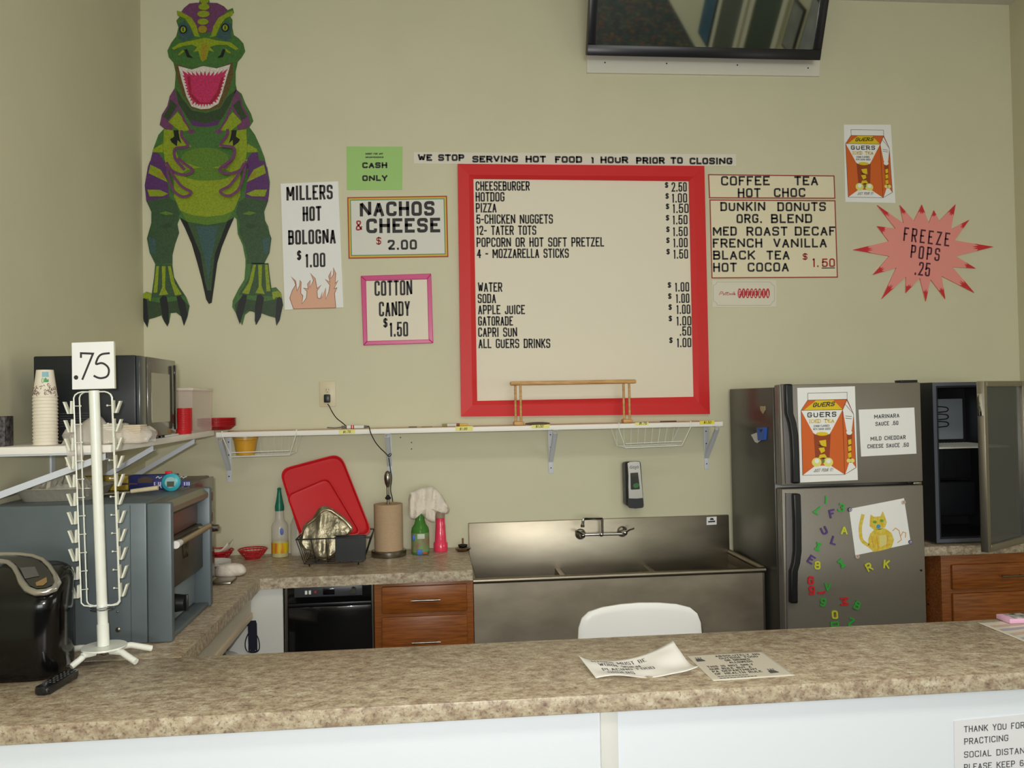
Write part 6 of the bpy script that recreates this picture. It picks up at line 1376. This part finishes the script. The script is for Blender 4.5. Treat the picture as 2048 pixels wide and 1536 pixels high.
# ------------------------------------------------------------------ coffee maker and remote
def coffee():
    x0, x1, y0, y1 = -1.345, -1.104, 2.545, 2.725
    t = thing('coffee_maker', ((x0+x1)/2, (y0+y1)/2, TOP), 'glossy black single-cup coffee maker with silver ring at the left end of the counter', 'coffee maker')
    def plan(g, f=0): return rrect([(x0+g, y0+g+f), (x1-g, y0+g+f), (x1-g, y1-g), (x0+g, y1-g)], .075, 6)
    sl = .46
    def zp(y): return 1.150+sl*(y-y0)
    m = MB(); L = [(plan(.012), TOP+.0008), (plan(.004), TOP+.012), (plan(.0), TOP+.03), (plan(.0), TOP+.20)]
    rings_ = [[m.v((x, y, z)) for x, y in p] for p, z in L]
    for g, dz in ((-.001, -.030), (.004, -.014), (.012, -.004), (.024, 0), (.06, .002)): rings_.append([m.v((x, y, zp(y)+dz)) for x, y in plan(g)])
    n = len(rings_[0])
    for a, b in zip(rings_, rings_[1:]):
        for i in range(n): m._f((a[i], a[(i+1) % n], b[(i+1) % n], b[i]), 0)
    m._f(rings_[0][::-1], 0); m._f(rings_[-1], 0); m.build('body', mat('gloss_black', (9, 9, 10), .14), t, angle=60)
    MB().rbox(rrect([(x0+.02, y1+.001), (x1-.04, y1+.001), (x1-.04, y1+.03), (x0+.02, y1+.03)], .012, 4), TOP+.0008, 1.20, .01).build('water_tank', mat('tank_smoke', (36, 36, 40), .12, coat=.5), t)
    k7 = crop(0, 1080, 4.5176)
    def RP(x, y, lift=0):                # a pixel laid on the sloping top
        d = ray(*k7(x, y)); tt = (1.152+lift-sl*y0-CAMH)/(d.z-sl*d.y); return CAM+d*tt
    out = [(-60, 190), (20, 192), (80, 205), (130, 250), (165, 315), (200, 390), (250, 450), (330, 478), (420, 470), (490, 440), (522, 390), (500, 320), (450, 240), (390, 180), (300, 145), (180, 130), (60, 128), (-60, 128)]
    m = MB(); m.tube([RP(x, y, .003) for x, y in out], [.0080]*5+[.0105]*6+[.0072]*7, 10, smooth=0); m.build('silver_ring', mat('ring_silver', (190, 186, 180), .25, metal=.85), t)
    m = MB(); m.flat([RP(x, y, .004) for x, y in [(-40, 160), (60, 160), (180, 155), (300, 170), (380, 205), (440, 270), (485, 350), (490, 395), (420, 430), (330, 438), (270, 410), (225, 350), (185, 275), (140, 215), (60, 175), (-40, 170)]]); dp = m.build('display_panel', mat('panel_smoke', (30, 30, 34), .08, coat=.8), t, fixn=False)
    m = MB(); m.flat([RP(x, y, .0055) for x, y in [(180, 250), (315, 240), (355, 325), (225, 350)]]); m.build('screen', mat('screen_grey', (84, 82, 84), .15, coat=.5), dp, fixn=False)
    m = MB(); m.flat([RP(x, y, .0055) for x, y in [(320, 385), (420, 335), (425, 380), (390, 410), (330, 415)]]); m.build('badge', mat('badge_gold', (172, 140, 92), .3, metal=.5), dp, fixn=False)
coffee()
def remote():
    a, b = Z(88, 1388, TOP), Z(142, 1356, TOP); d = (b-a); d.z = 0; L = d.length+.03; e = d.normalized(); n = Vector((-e.y, e.x, 0)); mid = (a+b)/2
    t = thing('remote_control', (mid.x, mid.y, TOP), 'small black remote control lying before the coffee maker', 'remote')
    R = Matrix(((e.x, n.x, 0, mid.x), (e.y, n.y, 0, mid.y), (0, 0, 1, TOP), (0, 0, 0, 1)))
    m = MB(); m.M = R; m.rbox(rrect([(-L/2, -.021), (L/2, -.021), (L/2, .021), (-L/2, .021)], .018, 5), .001, .022, .006, topbev=True); m.build('case', mat('remote_black', (22, 22, 24), .22, coat=.4), t)
    for i in range(6):
        for j in (-1, 0, 1):
            m = MB(); m.M = R; m.ball((-L/2+.045+i*(L-.075)/5, j*.011, .0222), .004, .0036, .0022, seg=10, rings=6); m.build('button', mat('remote_button', (66, 66, 68), .5), t)
remote()

# ------------------------------------------------------------------ papers on the counter
def zsheet(name, label, co, lines, mt, cat, hfn=None, inks=(INKG,), thick=.0012, conv=None, extra=None):
    P = [Z(*p, TOP) for p in co]
    c = (P[0]+P[1]+P[2]+P[3])/4
    t = thing(name, (c.x, c.y, TOP), label, cat)
    hf = hfn or (lambda u, v: 0.0)
    def S(u, v, k=0): p = (P[0]*(1-u)+P[1]*u)*(1-v)+(P[3]*(1-u)+P[2]*u)*v; return Vector((p.x, p.y, TOP+.0012+hf(u, v)+k))
    m = MB(); m.grid(S, 24, 16); solidify(m.build('sheet', mt, t, angle=80), .0004)
    for tx, u0, v0, u1, v1, h, s in lines:
        for wd_ in stroke_words(tx, u0*1000, v0*1000, u1*1000, v1*1000, h*1000, s*1000, lean=0):
            m = MB()
            for q in wd_: m.flat([S(x/1000, y/1000, .0008) for x, y in q])
            m.build('lettering', list(inks), t, fixn=False)
    if extra: extra(t, S)
    return t
def bent(u, v): return .050*max(0, (u-.35)/.65)**2*max(0, 1-v*1.25)**1.3 + .020*max(0, 1-u*4)**2*(1-v) + .006*math.sin(u*9)*math.sin(v*5)**2 + .018*max(0, (u-.8)/.2)**2*v**2 + .003*math.exp(-((u-.22)/.08)**2)*(1-v) + .004
zsheet('mask_notice', 'crumpled white mask notice sheet curling on the counter', [(1157, 1328), (1347, 1318), (1397, 1351), (1192, 1360)],
       [('MASKS MUST BE', .10, .24, .66, .26, .12, .010), ('WORN WHEN', .14, .44, .56, .45, .12, .010), ('PLACING FOOD', .14, .64, .66, .65, .12, .010), ('ORDERS', .16, .83, .42, .84, .12, .010)], mat('notice_paper', (240, 238, 232), .65), 'sheet', bent)
def icons(t, S):
    for u0, v0 in ((.10, .16), (.80, .74)):
        m = MB(); m.flat([S(u0+.05*math.cos(a), v0+.07+.05*math.sin(a), .0008) for a in [i*PI/6 for i in range(12)]])
        m.flat([S(u0-.05, v0+.09, .0009), S(u0+.06, v0+.08, .0009), S(u0+.06, v0+.12, .0009), S(u0-.05, v0+.13, .0009)])
        for du in (-.03, .0, .03): m.flat([S(u0+du, v0-.03, .0009), S(u0+du+.012, v0-.03, .0009), S(u0+du+.016, v0+.02, .0009), S(u0+du, v0+.02, .0009)])
        m.build('food_icon', INKG, t, fixn=False)
    m = MB()
    for v in (.865, .93):
        for k in range(9 if v < .9 else 11): u = .10+k*.042; m.flat([S(u, v-.008, .0008), S(u+.034, v-.008, .0008), S(u+.034, v+.012, .0008), S(u, v+.012, .0008)])
    m.build('small_print', INKG, t, fixn=False)
zsheet('food_notice', 'flat laminated no-outside-food notice on the counter right of the crumpled sheet', [(1372, 1311), (1523, 1303), (1591, 1352), (1427, 1363)],
       [('ABSOLUTELY NO', .34, .155, .92, .155, .065, .0095), ('OUTSIDE FOOD', .36, .245, .86, .245, .065, .0095), ('OR DRINKS', .40, .335, .72, .335, .065, .0095), ('ALLOWED!!', .42, .425, .72, .425, .065, .0095),
        ('THIS IS NOT ONLY', .10, .54, .68, .54, .065, .0095), ('OUR RULE BUT A', .10, .63, .62, .63, .065, .0095), ('PA DEPARTMENT', .10, .72, .66, .72, .065, .0095), ('OF HEALTH RULE', .10, .81, .68, .81, .065, .0095)],
       mat('laminated', (222, 216, 200), .3), 'sheet', None, inks=(INK,), extra=icons)
def stripes(t, S):
    m = MB()
    for k, (mi, v) in enumerate(((0, .18), (1, .34), (0, .52), (1, .70))): m.flat([S(.06, v, .0008), S(.92, v, .0008), S(.92, v+.08, .0008), S(.06, v+.08, .0008)], mi)
    m.build('printed_rows', [mat('pale_red', (206, 176, 166), .5), mat('pale_violet', (176, 170, 186), .5)], t, fixn=False)
zsheet('price_list', 'laminated sheet at the right end of the counter under the pink box', [(1953, 1245), (2075, 1237), (2200, 1268), (2070, 1293)], [], mat('laminated', (222, 216, 200), .3), 'sheet', None, extra=stripes)
a, b = Z(2014, 1247, TOP), Z(2090, 1243, TOP)
t = thing('pink_box', ((a.x+b.x)/2, a.y+.03, TOP), 'thin pink box with patterned top on the laminated sheet', 'box')
MB().box(a.x, b.x+.05, a.y-.015, a.y+.055, TOP+.0026, TOP+.0185, .002).build('carton', mat('box_pink', (226, 178, 206), .5), t)
MB().box(a.x+.022, b.x+.044, a.y-.010, a.y+.050, TOP+.0187, TOP+.0195).build('patterned_top', mat('box_pattern', (206, 206, 200), .5, rgb2=(56, 56, 60), scale=45), t)
# notice on the counter's front
cf = crop(1888, 1200, 4.571); F_ = Flat(YF+.0275, cf)
sheet('distance_notice', 'white social distancing notice taped to the counter front', F_, [(88, 1105), (1090, 1010), (1110, 1960), (95, 2050)],
      [('THANK YOU FOR', 178, 1208, 730, 1168, 58, 8, 0), ('PRACTICING', 180, 1320, 582, 1285, 58, 8, 0), ('SOCIAL DISTANCING', 178, 1440, 905, 1388, 58, 8, 0), ('PLEASE KEEP 6 FEET', 178, 1555, 930, 1500, 58, 8, 0)], mat('notice_white', (232, 232, 236), .6), inks=(INKG,))

# ------------------------------------------------------------------ white chair behind the counter
def chair():
    yb = 3.30; xa, xb = W(1156, 1283, yb).x, W(1404, 1272, yb).x; xc = (xa+xb)/2; zt = W(1280, 1206, yb).z
    CH = mat('chair_white', (252, 253, 251), .35)
    t = thing('chair', (xc, 3.08, 0), 'white plastic chair pushed in behind the counter', 'chair')
    w = (xb-xa)/2
    m = MB(); pr = [(-1.0, .45), (-1.02, .60), (-1.0, .72), (-.985, zt-.09), (-.93, zt-.052), (-.82, zt-.028), (-.60, zt-.012), (-.3, zt-.003), (0, zt), (.3, zt-.003), (.60, zt-.012), (.82, zt-.028), (.93, zt-.052), (.985, zt-.09), (1.0, .72), (1.02, .60), (1.0, .45)]
    P = [(xc+u*w, z) for u, z in pr]
    cxz = (xc, .62)
    for side, sgn in ((0, 0), (1, 0)): pass
    L = []
    for f, dy in ((1.0, 0), (1.0, .010), (.97, .016), (.9, .018)): L.append([m.v((cxz[0]+(x-cxz[0])*f, yb+dy-.05*((x-xc)/w)**2*0, cxz[1]+(z-cxz[1])*f)) for x, z in P])
    n = len(P)
    for f, dy in ((.97, -.006), (.9, -.008)): L.insert(0, [m.v((cxz[0]+(x-cxz[0])*f, yb+dy, cxz[1]+(z-cxz[1])*f)) for x, z in P])
    for a, b in zip(L, L[1:]):
        for i in range(n): m._f((a[i], a[(i+1) % n], b[(i+1) % n], b[i]), 0)
    m._f(L[0][::-1], 0); m._f(L[-1], 0); m.build('backrest', CH, t)
    MB().rbox(rrect([(xc-.23, 2.86), (xc+.23, 2.86), (xc+.22, yb-.012), (xc-.22, yb-.012)], .06, 5), .42, .448, .008).build('seat', CH, t)
    for sx, y in ((-1, 2.90), (1, 2.90), (-1, 3.26), (1, 3.26)):
        MB().cyl((xc+sx*.235, y+(.02 if y > 3 else -.01), .002), (xc+sx*.20, y, .42), .014, .019, 14).build('leg', CH, t)
chair()
